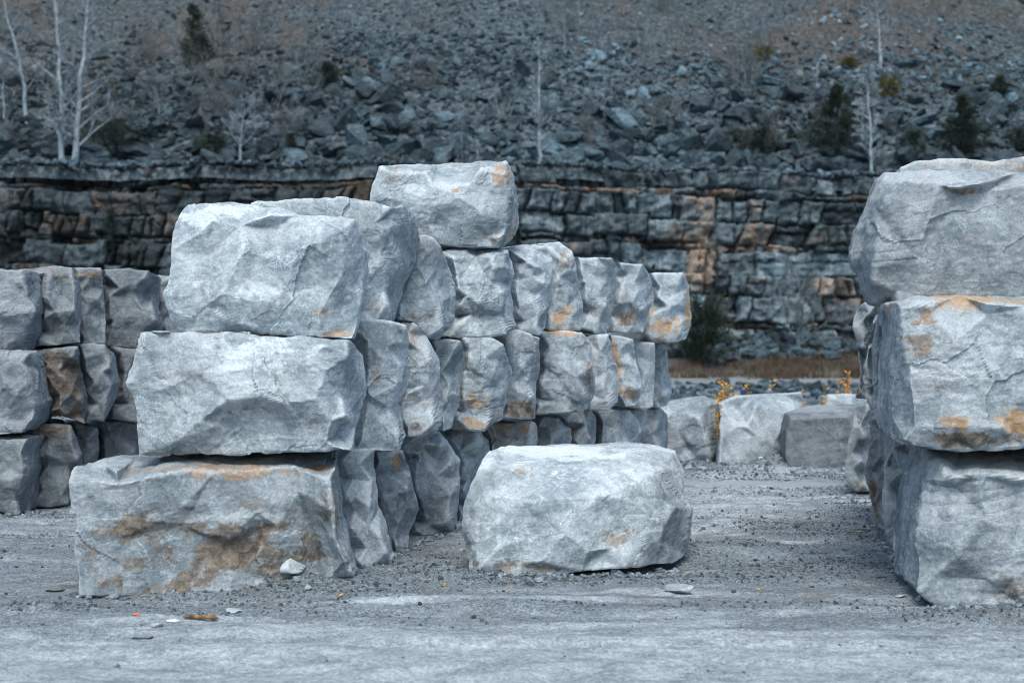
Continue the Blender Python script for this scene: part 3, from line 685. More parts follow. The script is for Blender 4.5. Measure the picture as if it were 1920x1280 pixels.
    wp = V+.10*np.stack([vn(p*2.6, 1), vn(p*2.6, 2), vn(p*2.6, 3)], 1)+.035*np.stack([vn(p*9, 4), vn(p*9, 5), vn(p*9, 6)], 1)
    M = 16; lo, hi = V.min(0), V.max(0); sd_ = rs.uniform(lo, [hi[0], lo[1]+.75*(hi[1]-lo[1]), hi[2]], (M, 3)); g = rs.normal(0, .075, (M, 3)); o_ = rs.uniform(-.012, .012, M)
    D2 = ((wp[:, None, :]-sd_[None])**2).sum(2); i1 = D2.argmin(1)
    step = np.clip(((V-sd_[i1])*g[i1]).sum(1)+o_[i1], -.035, .03)
    M2 = 50; sd2 = rs.uniform(lo, hi, (M2, 3)); g2 = rs.normal(0, .10, (M2, 3)); D3 = ((wp[:, None, :]-sd2[None])**2).sum(2); i2 = D3.argmin(1)
    step2 = np.clip(((V-sd2[i2])*g2[i2]).sum(1), -.014, .014)
    fcn = .014*fac(p*1.8, seed)+.015*fac(p*np.array([4.4, 4.4, 6.]), seed+3)+.0065*fac(p*12, seed+7)+.0035*fac(p*np.array([24, 24, 34.]), seed+9)+.0016*fac(p*60, seed+11)
    rgh = (.1+.5*vn(p*1.9, 77)).clip(0, 1)
    dish = rgh*(.008*ridged(p*np.array([6, 6, 13.]), 3, 37)+.003*fbm(p*30, 3, 43))
    lam = .010*(vn(p*.8, 5) > -.1)*np.abs(vn(v3(p[:, 0]*1.4, p[:, 1]*1.4, p[:, 2]*13+1.2*vn(p*2.2, 9)), 12))**.5*sstep(-.2, .4, vn(p*1.1, 16))
    V = V+N*(rough*(.25*step+.6*step2*rgh+dish+fcn+lam))[:, None]
    # stains follow positions on the block
    px = 960+V[:, 0]/V[:, 1]*F; py = 640-(V[:, 2]-H)/V[:, 1]*F
    st = np.zeros((len(V), 3)); nz_ = fbm(V*np.array([2.2, 2.2, 3.6])+5, 4, 71); nz2_ = fbm(V*np.array([7, 7, 9])+5, 4, 73)
    for (sx_, sy_, rx, ry, ch, amt) in stains:
        q = np.sqrt(((px-sx_)/(rx*1.25))**2+((py-sy_)/(ry*1.3))**2)
        st[:, 'obw'.index(ch)] = np.maximum(st[:, 'obw'.index(ch)], min(1, amt*1.15)*np.clip(1.25-q+.5*nz_+.45*nz2_, 0, 1))
    tn = np.full(len(V), tone)
    o = centred(name, V, Fq, M_STONE, False, {'stain': st, 'tone': tn}); me = o.data
    tag(o, label, cat, group)
    return o

GF = 'blocks of the stepped stack in the middle'; GL = 'blocks of the stack on the far left'; GR = 'blocks of the stack on the right'; GB = 'blocks closing the lane at the back'
# ---- middle stack, front column
stone('big pale block on top of the front column at the left, slanting shoulder', 10.75,
      [(352, 380, .22), (430, 378, .25), (505, 387, .2), (560, 403, .1), (663, 413, .05)], [(680, 437, .08), (688, 470, .1), (683, 520, .12), (677, 560, .1), (668, 612, .08)],
      [(661, 632), (600, 632), (520, 629), (400, 625), (337, 620, .05)], [(313, 582, .06), (307, 548, .05), (320, 526, .12), (322, 470, .14), (328, 420, .18), (338, 398, .2)],
      [(378, 432, -.02), (400, 412, .02), (455, 470, -.03), (505, 402, -.04), (514, 424, .04), (592, 455, -.07), (652, 424, -.02), (470, 520, .0), (385, 528, -.02), (420, 548, -.10), (340, 555, -.06), (555, 470, -.06), (600, 590, -.02), (480, 565, -.1), (580, 540, .03), (640, 520, -.02)],
      k=.10, group=GF, tone=1.07, stains=[(595, 592, 30, 10, 'b', .55), (640, 625, 40, 6, 'o', .7), (430, 626, 90, 6, 'b', .6), (500, 545, 60, 22, 'w', .45), (400, 400, 60, 18, 'w', .7), (455, 470, 12, 60, 'w', .7), (570, 470, 18, 40, 'w', .5)])
stone('huge pale block in the middle of the front column, faint brown smear', 10.6,
      [(263, 625, .12), (352, 624, .12), (425, 626, .12), (506, 631, .1), (604, 634, .08), (653, 639, .15)], [(677, 665, .28), (687, 730, .34), (673, 779, .28), (668, 800, .22)],
      [(662, 843, .1), (588, 846), (486, 848), (384, 851), (262, 850)], [(256, 807, .06), (252, 750, .06), (238, 718, .06), (248, 665, .1)],
      [(300, 660, 0), (330, 826, -.06), (375, 790, -.09), (425, 750, -.1), (432, 770, .02), (486, 742, -.09), (490, 762, .02), (539, 756, -.08), (590, 746, -.06), (608, 648, -.02), (608, 706, -.03), (480, 690, -.08), (360, 700, -.05), (545, 690, -.04), (550, 800, .02), (450, 810, .03), (620, 790, .0), (640, 740, .1), (612, 828, .0)],
      k=.10, group=GF, tone=1.06, stains=[(335, 712, 70, 22, 'b', .42), (545, 705, 50, 22, 'b', .36), (420, 790, 70, 40, 'w', .3), (440, 740, 40, 60, 'w', .85), (510, 660, 120, 25, 'w', .6), (310, 850, 70, 5, 'b', .8), (560, 790, 50, 25, 'b', .4), (330, 780, 60, 40, 'w', .5)])
stone('long bottom block at the left with reddish top edge and brown-stained face', 10.35,
      [(141, 877, .2), (186, 866, .42), (257, 857, .6), (420, 852, .75), (560, 850, .8), (630, 850, .8)], [(638, 900, .35), (644, 960, .35), (652, 1010, .4), (664, 1050, .45)],
      [(668, 1072, .5), (599, 1080, .35), (520, 1096, .2), (430, 1106, .1), (330, 1110), (250, 1109), (170, 1115), (149, 1113)], [(144, 1065, .1), (139, 1030, .12), (147, 985, .08), (131, 945, .14), (133, 905, .14)],
      [(137, 892, .06), (216, 884, -.02), (302, 889, -.02), (362, 881, .04), (400, 885, .03), (475, 880, .1), (550, 872, .18), (632, 872, .26), (222, 905, 0), (218, 960, .03), (216, 1010, .03), (330, 960, .0), (340, 985, .05), (430, 1008, .02), (432, 1020, .08), (520, 990, .08), (560, 920, .14), (590, 1000, .25), (600, 1040, .28), (330, 1075, .05), (460, 1065, .1), (250, 1060, .02), (480, 960, .04), (500, 985, .11)],
      k=.16, D=1.0, group=GF, tone=.92, edge=.01, stains=[(400, 1010, 250, 85, 'b', .5), (380, 880, 270, 17, 'o', .6), (420, 878, 150, 20, 'o', .6), (330, 860, 200, 10, 'w', .6), (430, 1035, 200, 66, 'b', 1.0), (235, 985, 40, 45, 'b', .85), (175, 1030, 40, 60, 'b', .5), (440, 1060, 100, 25, 'o', .35), (620, 960, 30, 60, 'b', .6), (425, 968, 110, 12, 'w', 1.0), (225, 950, 30, 40, 'w', .6), (330, 930, 60, 30, 'w', .4), (560, 940, 60, 20, 'w', .5)])
stone('grey bottom block with smooth tapering side right behind the brown-stained one', 11.45,
      [(540, 847, .1), (629, 846, .05), (660, 842, .1), (704, 840, .25)], [(707, 900, .28), (711, 950, .3), (731, 1000, .34), (739, 1030, .4)],
      [(734, 1048, .35), (685, 1068, .1), (640, 1073), (560, 1078, .1)], [(550, 960, .1)],
      [(632, 860, -.03), (668, 930, .06), (690, 985, .08), (700, 1060, .1), (640, 960, -.05), (655, 1020, -.06), (668, 1000, .02), (700, 900, .16), (675, 870, .05)], k=.2, D=.85, group=GF, tone=.86,
      stains=[(690, 1055, 30, 22, 'w', .8), (655, 1020, 18, 40, 'b', .4), (650, 900, 20, 60, 'w', .4)])
stone('narrow dark bottom block with an orange upper corner, third in the middle stack', 12.45,
      [(640, 850, .1), (707, 849, .05), (740, 846, .05), (754, 845, .1)], [(767, 880, .3), (778, 920, .4), (787, 955, .5), (770, 1003, .4)],
      [(766, 1025, .3), (743, 1037, .1), (720, 1037, 0), (650, 1030, .1)], [(645, 940, .1)],
      [(745, 900, .05), (735, 960, .02), (740, 1010, .05), (765, 950, .2), (722, 930, 0)], k=.2, D=.8, group=GF, tone=.80, stains=[(745, 858, 14, 14, 'o', .8), (735, 930, 16, 50, 'b', .4)])
stone('squat dark-faced bottom block seen between the front column and the loose boulder', 13.5,
      [(700, 815, .1), (760, 832, .05), (790, 812, .2), (826, 807, .4)], [(848, 835, .28), (866, 862, .25), (862, 930, .3), (859, 975, .35)],
      [(845, 990, .3), (795, 1005, .05), (768, 1010, .05), (700, 1000, .1)], [(695, 900, .1)],
      [(790, 832, .1), (786, 852, -.03), (782, 920, -.03), (845, 870, .1), (820, 930, .04), (765, 900, .12)], k=.2, D=.85, group=GF, tone=.78, stains=[(820, 830, 40, 16, 'w', .7), (800, 1000, 30, 10, 'b', .4)])
stone('bottom block with a pale sloping top just left of the loose boulder', 14.6,
      [(770, 812, .1), (826, 809, .2), (850, 805, .4), (896, 804, .5)], [(916, 825, .4), (918, 846, .4), (900, 890, .35), (890, 920, .3)],
      [(880, 980, .3), (860, 979, .1), (800, 978, .1), (775, 975, .1)], [(768, 900, .1)],
      [(862, 845, .05), (868, 880, .02), (862, 930, .05), (892, 860, .2), (840, 822, .15)], k=.2, D=.85, group=GF, tone=.84, stains=[(880, 815, 40, 14, 'w', .6), (866, 950, 14, 22, 'b', .5)])
stone('low bottom block with rusty top edge behind the loose boulder', 15.1,
      [(860, 802, .1), (908, 797, .1), (959, 792, .15), (1001, 792, .2)], [(1006, 805, .3), (1009, 831, .35), (1010, 880, .35)],
      [(1006, 950, .3), (950, 954, .05), (900, 954, .05), (860, 952, .1)], [(855, 880, .1)],
      [(950, 806, 0), (995, 812, .05), (990, 860, .05), (920, 830, 0)], k=.2, D=.8, group=GF, tone=.72, stains=[(965, 800, 45, 10, 'o', .55), (950, 820, 60, 30, 'b', .55)])
stone('dark bottom block with a pale flat facet, second from left above the loose boulder', 15.9,
      [(950, 786, .1), (991, 785, .05), (1020, 781, .1), (1048, 782, .2)], [(1058, 795, .35), (1073, 803, .5), (1070, 850, .5)],
      [(1060, 935, .4), (1020, 939, .05), (990, 938, .05), (950, 938, .1)], [(948, 860, .1)],
      [(1030, 800, .02), (1035, 830, .02), (1008, 800, -.03), (1005, 840, 0)], k=.2, D=.75, group=GF, tone=.75, stains=[(1052, 812, 16, 20, 'w', .7)])
stone('brown-topped bottom block in the middle of the lower row behind the boulder', 16.6,
      [(1020, 778, .1), (1048, 774, .05), (1080, 768, .1), (1109, 767, .2)], [(1119, 783, .3), (1119, 824, .35), (1117, 870, .35)],
      [(1112, 922, .3), (1080, 925, .05), (1050, 925, .05), (1015, 925, .1)], [(1012, 860, .1)], [(1060, 790, 0), (1100, 795, .05), (1090, 840, .05)], k=.2, D=.75, group=GF, tone=.74,
      stains=[(1075, 775, 36, 12, 'o', .6), (1080, 800, 30, 25, 'b', .6)])
stone('wide mottled dark bottom block with rounded shoulder near the end of the lower row', 17.4,
      [(1080, 772, .1), (1119, 771, .05), (1150, 767, .05), (1180, 769, .15)], [(1194, 785, .25), (1198, 800, .3), (1196, 840, .3)],
      [(1190, 909, .25), (1150, 912, .05), (1115, 912, .05), (1075, 911, .1)], [(1072, 850, .1)], [(1130, 790, 0), (1175, 795, .05), (1160, 830, 0)], k=.2, D=.7, group=GF, tone=.72)
stone('thin dark bottom block wedged between the mottled one and the end block', 18.1,
      [(1150, 766, .1), (1177, 764, .1), (1195, 763, .1), (1211, 766, .2)], [(1212, 790, .3), (1204, 815, .3), (1200, 840, .3)],
      [(1196, 900, .3), (1180, 901, .1), (1165, 901, .1), (1150, 901, .1)], [(1148, 840, .1)], [(1195, 790, .05)], k=.2, D=.7, group=GF, tone=.68, nrand=4)
stone('black-shadowed end block closing the lower row on its right', 18.6,
      [(1170, 768, .1), (1214, 766, .05), (1230, 764, .05), (1240, 765, .1)], [(1250, 776, .35), (1253, 800, .45), (1252, 840, .5)],
      [(1250, 890, .45), (1226, 893, .1), (1205, 892, .05), (1170, 892, .1)], [(1168, 830, .1)], [(1232, 790, .0), (1224, 815, .03), (1222, 850, .05)], k=.2, D=.8, group=GF, tone=.66, nrand=4)
# second layer, row
stone('tall grey second-layer block directly right of the huge faintly smeared block', 11.75,
      [(600, 602, .1), (665, 599, .05), (701, 600, .1), (735, 602, .15), (761, 611, .25)], [(766, 650, .3), (764, 682, .3), (768, 722, .35), (752, 757, .25), (765, 818, .32)],
      [(750, 841, .25), (700, 842, .05), (665, 841, .05), (600, 838, .1)], [(595, 720, .1)],
      [(690, 640, -.03), (755, 640, .15), (752, 690, .15), (700, 745, -.05), (688, 735, -.03), (680, 800, .05), (710, 790, .02), (735, 770, .12), (720, 680, .0), (700, 830, .05)], k=.2, D=.85, group=GF, tone=.94,
      stains=[(700, 680, 12, 50, 'b', .5), (755, 700, 16, 60, 'w', .4)])
stone('second-layer block with a reddish upper corner and white scuffs', 12.6,
      [(690, 606, .1), (762, 605, .0), (775, 606, .05), (784, 612, .1)], [(800, 630, .2), (822, 677, .35), (831, 742, .45), (827, 791, .4)],
      [(815, 808, .3), (790, 812, .1), (766, 816, 0), (700, 815, .1)], [(690, 700, .1)],
      [(768, 640, -.02), (790, 660, .04), (800, 720, .1), (795, 780, .1), (772, 700, -.02), (812, 745, .25)], k=.2, D=.8, group=GF, tone=1.0, stains=[(775, 632, 14, 26, 'o', .6), (790, 650, 20, 30, 'o', .3), (800, 710, 18, 70, 'w', .9), (780, 800, 20, 12, 'b', .6)])
stone('slim second-layer block with darker right flank beside the white-scuffed one', 13.3,
      [(770, 640, .1), (807, 637, .05), (835, 636, .05), (864, 639, .15)], [(873, 661, .35), (868, 702, .45), (858, 760, .4)],
      [(848, 799, .3), (832, 806, .1), (815, 807, .05), (770, 805, .1)], [(768, 720, .1)], [(850, 665, .05), (845, 720, .08), (838, 770, .1), (820, 690, 0)], k=.2, D=.8, group=GF, tone=.93)
stone('second-layer block with a bright orange band across its lower half', 14.0,
      [(830, 637, .1), (868, 634, .05), (900, 631, .1), (925, 633, .15), (945, 645, .25)], [(958, 694, .35), (948, 745, .3), (938, 787, .25)],
      [(908, 805, .12), (880, 803, .05), (847, 800, .08), (825, 795, .1)], [(820, 720, .1)],
      [(885, 645, 0), (880, 672, -.05), (910, 670, -.06), (872, 700, .03), (925, 700, .0), (870, 750, -.02), (920, 755, .03), (895, 780, .06), (938, 680, .15)], k=.2, D=.8, group=GF, tone=.97,
      stains=[(892, 758, 45, 20, 'o', 1.2), (890, 785, 40, 18, 'o', .75), (900, 745, 45, 14, 'b', .6), (900, 660, 40, 14, 'w', .4)])
stone('narrow-waisted second-layer block right of the orange-banded one', 14.8,
      [(910, 632, .1), (945, 626, .05), (973, 618, .05), (998, 627, .1), (1015, 632, .25)], [(1014, 680, .35), (1008, 710, .35), (1004, 742, .3)],
      [(1003, 781, .3), (977, 784, .1), (945, 780, .1), (920, 776, .1)], [(915, 700, .1)],
      [(965, 650, 0), (1002, 660, .12), (990, 700, .1), (962, 715, .06), (955, 770, .05), (968, 730, -.02), (980, 690, -.02)], k=.2, D=.75, group=GF, tone=.9, stains=[(1006, 660, 8, 40, 'o', .45), (975, 770, 30, 14, 'b', .7)])
stone('broad second-layer block with rusty top rim, centre of the row', 15.6,
      [(970, 626, .1), (1016, 622, .05), (1055, 620, .05), (1092, 622, .1)], [(1103, 632, .15), (1112, 650, .2), (1113, 742, .3)],
      [(1099, 764, .25), (1067, 771, .08), (1006, 773, .05), (970, 770, .1)], [(968, 700, .1)],
      [(1032, 650, 0), (1098, 660, .06), (1096, 745, .08), (1040, 700, .03), (1048, 755, .04), (1020, 690, .06), (1018, 750, .12), (1060, 690, -.04)], k=.2, D=.8, group=GF, tone=.93,
      stains=[(1055, 623, 50, 7, 'o', .8), (1104, 700, 10, 50, 'b', .6), (1020, 690, 14, 20, 'b', .5)])
stone('second-layer block with dark left edge, right of the rusty-rimmed one', 16.5,
      [(1070, 636, .1), (1099, 634, .1), (1120, 628, .05), (1140, 628, .1)], [(1148, 661, .2), (1162, 710, .35), (1160, 755, .35)],
      [(1144, 767, .2), (1120, 767, .05), (1107, 765, .05), (1070, 764, .1)], [(1066, 700, .1)], [(1112, 650, .06), (1125, 660, -.02), (1130, 720, 0), (1146, 720, .15)], k=.2, D=.75, group=GF, tone=.92)
stone('second-layer block with a vertical orange streak near its left edge', 17.2,
      [(1110, 630, .1), (1144, 627, .05), (1165, 628, .05), (1188, 634, .15)], [(1193, 673, .25), (1204, 730, .3), (1200, 748, .3)],
      [(1192, 759, .25), (1175, 761, .1), (1158, 759, .05), (1110, 758, .1)], [(1108, 700, .1)], [(1165, 650, 0), (1182, 680, .1), (1172, 720, .02), (1180, 745, .08), (1158, 690, .04)], k=.2, D=.75, group=GF, tone=1.02,
      stains=[(1152, 655, 8, 26, 'o', 1.3), (1160, 695, 6, 30, 'o', 1.1), (1178, 740, 24, 16, 'o', .7)])
stone('smooth flat-sided second-layer block, next to last in the row', 18.0,
      [(1160, 642, .1), (1189, 641, 0), (1210, 641, .05), (1229, 643, .15)], [(1229, 680, .2), (1227, 720, .2)],
      [(1225, 759, .2), (1214, 763, .1), (1203, 764, .05), (1160, 762, .1)], [(1158, 700, .1)], [(1215, 660, .06), (1212, 740, .06)], k=.2, D=.75, group=GF, tone=.95, relief=.015, nrand=3, rough=.5)
stone('last second-layer block of the row, pointed and dark', 18.8,
      [(1190, 646, .1), (1233, 644, .05), (1242, 643, .05), (1250, 648, .15)], [(1253, 680, .3), (1256, 706, .35), (1262, 734, .45)],
      [(1250, 756, .35), (1236, 762, .1), (1224, 762, .05), (1190, 760, .1)], [(1188, 700, .1)], [(1240, 680, 0), (1246, 700, .08), (1238, 730, .03)], k=.2, D=.8, group=GF, tone=.86, nrand=4)
# third layer, row
stone('rounded top-layer block rising right behind the front column', 11.9,
      [(470, 380, .1), (560, 374, .1), (640, 371, .12), (694, 377, .12), (731, 389, .15), (757, 386, .2)], [(777, 407, .35), (784, 430, .45), (781, 488, .5), (764, 534, .45), (750, 570, .4)],
      [(735, 597, .3), (705, 600, .1), (676, 598, .05), (600, 600, .1), (480, 600, .1)], [(465, 490, .1)],
      [(700, 420, .0), (725, 430, .06), (735, 400, .12), (760, 420, .22), (715, 480, .06), (690, 530, .03), (722, 545, .14), (690, 585, .08), (748, 500, .25), (640, 400, 0)], k=.12, D=.95, group=GF, tone=1.0,
      stains=[(735, 420, 20, 50, 'w', .6), (700, 580, 40, 14, 'b', .6), (690, 540, 26, 30, 'b', .3)])
stone('craggy top-layer block whose shoulder slopes down right, ahead of the lone top block', 12.95,
      [(640, 445, .1), (785, 443, .05), (797, 441, .05), (812, 445, .1), (829, 461, .2)], [(844, 507, .4), (855, 552, .5), (853, 590, .5), (847, 616, .45)],
      [(821, 632, .3), (803, 628, .2), (775, 600, .05), (749, 594, .05), (650, 600, .1)], [(640, 520, .1)],
      [(800, 475, .02), (820, 500, .15), (800, 530, -.03), (825, 570, .14), (795, 560, .03), (806, 600, .1), (760, 575, .05), (840, 560, .3)], k=.2, D=.85, group=GF, tone=.97,
      stains=[(775, 590, 40, 12, 'b', .7), (815, 500, 24, 60, 'w', .5)])
stone('wide pale top-layer block directly under the lone top block', 14.0,
      [(700, 474, .1), (839, 471, .3), (894, 462, .5), (953, 469, .3)], [(963, 492, .3), (965, 520, .3), (958, 543, .35), (964, 597, .35), (967, 613, .3)],
      [(948, 623, .2), (894, 628, .06), (844, 628, .05), (700, 625, .1)], [(695, 550, .1)],
      [(850, 484, 0), (920, 482, .03), (948, 500, .1), (918, 530, .02), (940, 590, .1), (900, 570, -.05), (860, 540, -.03), (925, 505, -.02)], k=.2, D=.85, group=GF, tone=1.03,
      stains=[(870, 612, 40, 8, 'b', .6), (900, 622, 60, 5, 'o', .4), (890, 480, 60, 10, 'w', .5)])
stone('top-layer block with a scooped dark hollow, second after the lone top block', 14.9,
      [(880, 468, .1), (945, 462, .4), (985, 460, .5), (1024, 461, .35)], [(1036, 484, .3), (1038, 530, .35), (1034, 570, .35), (1022, 613, .35)],
      [(1012, 625, .25), (975, 617, .05), (957, 600, .05), (880, 600, .1)], [(875, 530, .1)],
      [(960, 500, .0), (990, 490, .0), (1010, 500, .02), (1020, 530, .1), (985, 545, .1), (970, 520, .07), (1000, 565, .03), (975, 575, .0), (1010, 590, .1)], k=.2, D=.8, group=GF, tone=.97,
      stains=[(985, 540, 24, 16, 'b', .35), (960, 465, 60, 5, 'o', .35)])
stone('top-layer block with an orange-stained foot in the middle of the row', 15.8,
      [(940, 457, .1), (993, 455, .3), (1020, 452, .4), (1048, 453, .3), (1072, 472, .25)], [(1080, 500, .3), (1082, 534, .3), (1092, 575, .35), (1090, 600, .35)],
      [(1086, 614, .3), (1060, 616, .1), (1030, 614, .05), (940, 610, .1)], [(935, 530, .1)],
      [(1055, 490, 0), (1062, 550, .04), (1040, 590, .02), (1072, 590, .1), (1045, 520, -.03)], k=.2, D=.8, group=GF, tone=.99,
      stains=[(1058, 590, 32, 24, 'o', 1.1), (1064, 520, 16, 40, 'b', .6)])
stone('top-layer block with dark right flank, third from the right end', 16.6,
      [(1040, 482, .1), (1083, 480, .1), (1115, 482, .15), (1148, 484, .2)], [(1159, 500, .3), (1160, 534, .35), (1150, 575, .35), (1145, 606, .35)],
      [(1137, 624, .3), (1115, 620, .1), (1092, 613, .05), (1040, 612, .1)], [(1038, 550, .1)],
      [(1120, 498, .02), (1128, 540, .1), (1115, 560, .03), (1122, 600, .06), (1098, 530, -.02), (1138, 520, .2)], k=.2, D=.8, group=GF, tone=.98, stains=[(1140, 515, 12, 24, 'b', .3)])
stone('top-layer block with smooth bluish upper face and broken brown foot, next to last', 17.5,
      [(1110, 493, .1), (1160, 491, .05), (1185, 493, .05), (1206, 494, .1)], [(1218, 514, .25), (1224, 540, .35), (1225, 562, .4), (1214, 600, .35)],
      [(1206, 620, .3), (1175, 622, .1), (1148, 619, .05), (1110, 616, .1)], [(1108, 550, .1)],
      [(1200, 510, .03), (1196, 545, .05), (1188, 565, -.05), (1160, 568, -.04), (1205, 580, .12), (1170, 600, .05), (1190, 605, .08)], k=.2, D=.8, group=GF, tone=1.04, nrand=4,
      stains=[(1172, 598, 30, 22, 'b', .8), (1180, 520, 26, 22, 'w', .3)])
stone('rightmost top-layer block of the stepped stack, orange stain low on its face', 18.4,
      [(1160, 513, .1), (1220, 511, .1), (1250, 511, .1), (1281, 512, .1)], [(1292, 535, .25), (1295, 597, .35), (1292, 622, .3)],
      [(1286, 634, .25), (1262, 641, .08), (1225, 638, .05), (1160, 632, .1)], [(1158, 570, .1)],
      [(1275, 530, .02), (1280, 600, .1), (1240, 540, 0), (1255, 575, -.05), (1268, 550, .05), (1240, 610, 0)], k=.2, D=.9, group=GF, tone=1.06, nrand=6,
      stains=[(1236, 612, 34, 18, 'o', 1.1), (1222, 585, 12, 24, 'o', .6), (1291, 580, 7, 50, 'o', .9), (1255, 560, 30, 30, 'w', .35), (1240, 638, 30, 8, 'b', .8)])
stone('lone block lying crosswise on the very top of the middle stack', 14.1,
      [(712, 313, .15), (731, 308, .35), (821, 305, .5), (900, 303, .5), (948, 305, .3)], [(963, 330, .25), (972, 385, .45), (971, 425, .5), (957, 448, .35)],
      [(935, 461, .15), (880, 461, .05), (830, 457, .05), (770, 452, .05), (705, 440, .1)], [(694, 380, .1), (698, 350, .1)],
      [(738, 325, -.02), (800, 322, -.02), (900, 318, 0), (950, 325, .05), (955, 380, .1), (952, 425, .12), (810, 350, -.07), (880, 345, -.05), (900, 395, -.07), (800, 420, -.04), (730, 370, -.03), (915, 445, .05)],
      k=-.05, D=1.1, group=GF, tone=.95, relief=.03, stains=[(840, 316, 130, 10, 'o', .42), (945, 320, 22, 20, 'o', .6), (960, 440, 16, 30, 'o', .7), (930, 450, 20, 14, 'b', .8), (853, 358, 12, 7, 'o', .9), (778, 356, 14, 9, 'w', .9), (820, 390, 20, 50, 'b', .4), (780, 440, 60, 14, 'b', .5), (740, 330, 30, 20, 'b', .5), (900, 380, 40, 40, 'b', .3)])
# ---- loose boulder
stone('large pale loose boulder lying alone on the ground at the centre', 11.25,
      [(918, 846, .75), (955, 835, 1.1), (1029, 833, 1.15), (1115, 832, 1.2), (1174, 831, 1.2), (1232, 837, 1.15), (1266, 846, 1.0)],
      [(1279, 882, .95), (1285, 928, .85), (1297, 956, .85), (1292, 1014, .85), (1284, 1040, .8)],
      [(1272, 1052, .45), (1228, 1057, .2), (1170, 1062, .12), (1092, 1070, .08), (1010, 1080, .02), (970, 1079, .02), (896, 1069, .12), (881, 1067, .2)],
      [(875, 1030, .34), (867, 983, .34), (869, 952, .36), (881, 909, .4), (896, 874, .5)],
      [(934, 884, .22), (970, 866, .30), (1006, 863, .30), (1068, 873, .22), (1131, 877, .18), (1164, 858, .45), (1190, 905, .12), (1236, 850, .62), (1241, 880, .42), (1228, 925, .2), (1264, 951, .3), (1241, 983, .14), (1228, 1046, .16),
       (930, 930, .08), (933, 1000, .05), (893, 1010, .14), (890, 950, .18), (1000, 940, -.02), (1060, 1000, -.06), (1120, 930, .0), (1181, 936, .06), (1160, 1000, .07), (1146, 1028, .02), (1103, 1034, -.03), (1104, 1046, .05), (1017, 1054, -.04), (1015, 1064, .02), (935, 1026, .0), (1240, 868, .5), (1236, 900, .33), (1245, 938, .25), (1253, 967, .21), (1236, 1012, .13), (1190, 1030, .08), (970, 1060, .02)],
      k=.06, D=1.55, name='boulder', cat='boulder', tone=1.10, edge=.01, relief=.02, nrand=4, rough=.75, shrink=.4, sv=.4,
      stains=[(1015, 895, 60, 26, 'b', .55), (1230, 915, 28, 22, 'b', .35), (1160, 1010, 40, 30, 'b', .6), (1000, 1060, 90, 18, 'b', .6), (930, 1010, 30, 40, 'b', .4), (1080, 850, 150, 15, 'w', .9), (1110, 970, 50, 50, 'w', .4), (1200, 890, 40, 30, 'w', .6), (1040, 930, 100, 40, 'w', .35)])  # long pale patch along the top edge paints in the skylight

# ---- far left stack, tones lowered to paint in the shade it stands in
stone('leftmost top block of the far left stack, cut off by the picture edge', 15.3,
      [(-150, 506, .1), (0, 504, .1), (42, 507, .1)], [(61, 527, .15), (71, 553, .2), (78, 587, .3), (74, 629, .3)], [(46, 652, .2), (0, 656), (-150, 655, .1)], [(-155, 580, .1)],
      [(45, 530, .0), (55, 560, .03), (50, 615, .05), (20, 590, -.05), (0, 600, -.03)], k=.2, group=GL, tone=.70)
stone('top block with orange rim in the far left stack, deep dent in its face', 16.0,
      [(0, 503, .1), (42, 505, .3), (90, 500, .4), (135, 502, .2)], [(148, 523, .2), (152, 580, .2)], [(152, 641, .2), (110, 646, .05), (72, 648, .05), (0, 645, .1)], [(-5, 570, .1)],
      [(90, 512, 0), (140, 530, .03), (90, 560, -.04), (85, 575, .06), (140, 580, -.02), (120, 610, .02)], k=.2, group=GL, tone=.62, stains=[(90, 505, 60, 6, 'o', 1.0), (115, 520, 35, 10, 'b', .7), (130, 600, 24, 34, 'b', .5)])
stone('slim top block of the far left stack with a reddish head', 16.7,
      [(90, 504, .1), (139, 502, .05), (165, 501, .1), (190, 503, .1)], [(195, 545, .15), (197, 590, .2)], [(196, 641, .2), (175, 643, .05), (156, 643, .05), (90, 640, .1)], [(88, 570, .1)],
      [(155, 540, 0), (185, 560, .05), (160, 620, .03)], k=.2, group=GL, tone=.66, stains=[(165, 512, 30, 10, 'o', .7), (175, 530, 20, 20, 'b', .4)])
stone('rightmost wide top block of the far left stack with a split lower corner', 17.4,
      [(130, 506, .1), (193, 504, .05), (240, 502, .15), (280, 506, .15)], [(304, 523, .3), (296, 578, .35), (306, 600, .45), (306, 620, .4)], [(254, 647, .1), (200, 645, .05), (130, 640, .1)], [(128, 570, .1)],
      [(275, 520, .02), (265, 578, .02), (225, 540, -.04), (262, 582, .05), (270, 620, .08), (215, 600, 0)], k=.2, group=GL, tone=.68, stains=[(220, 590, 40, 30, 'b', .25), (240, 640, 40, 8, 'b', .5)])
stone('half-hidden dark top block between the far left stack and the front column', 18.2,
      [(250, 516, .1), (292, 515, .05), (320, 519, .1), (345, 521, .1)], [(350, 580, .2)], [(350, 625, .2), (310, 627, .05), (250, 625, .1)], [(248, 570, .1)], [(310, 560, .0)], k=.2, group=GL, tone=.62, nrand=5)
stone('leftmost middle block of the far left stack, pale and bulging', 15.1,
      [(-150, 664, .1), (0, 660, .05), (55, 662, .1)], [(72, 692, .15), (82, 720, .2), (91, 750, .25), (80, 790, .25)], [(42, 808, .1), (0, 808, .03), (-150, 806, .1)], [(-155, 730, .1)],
      [(40, 680, 0), (60, 710, .02), (30, 740, -.06), (70, 760, .05), (0, 700, -.03), (40, 790, .04)], k=.2, group=GL, tone=.74)
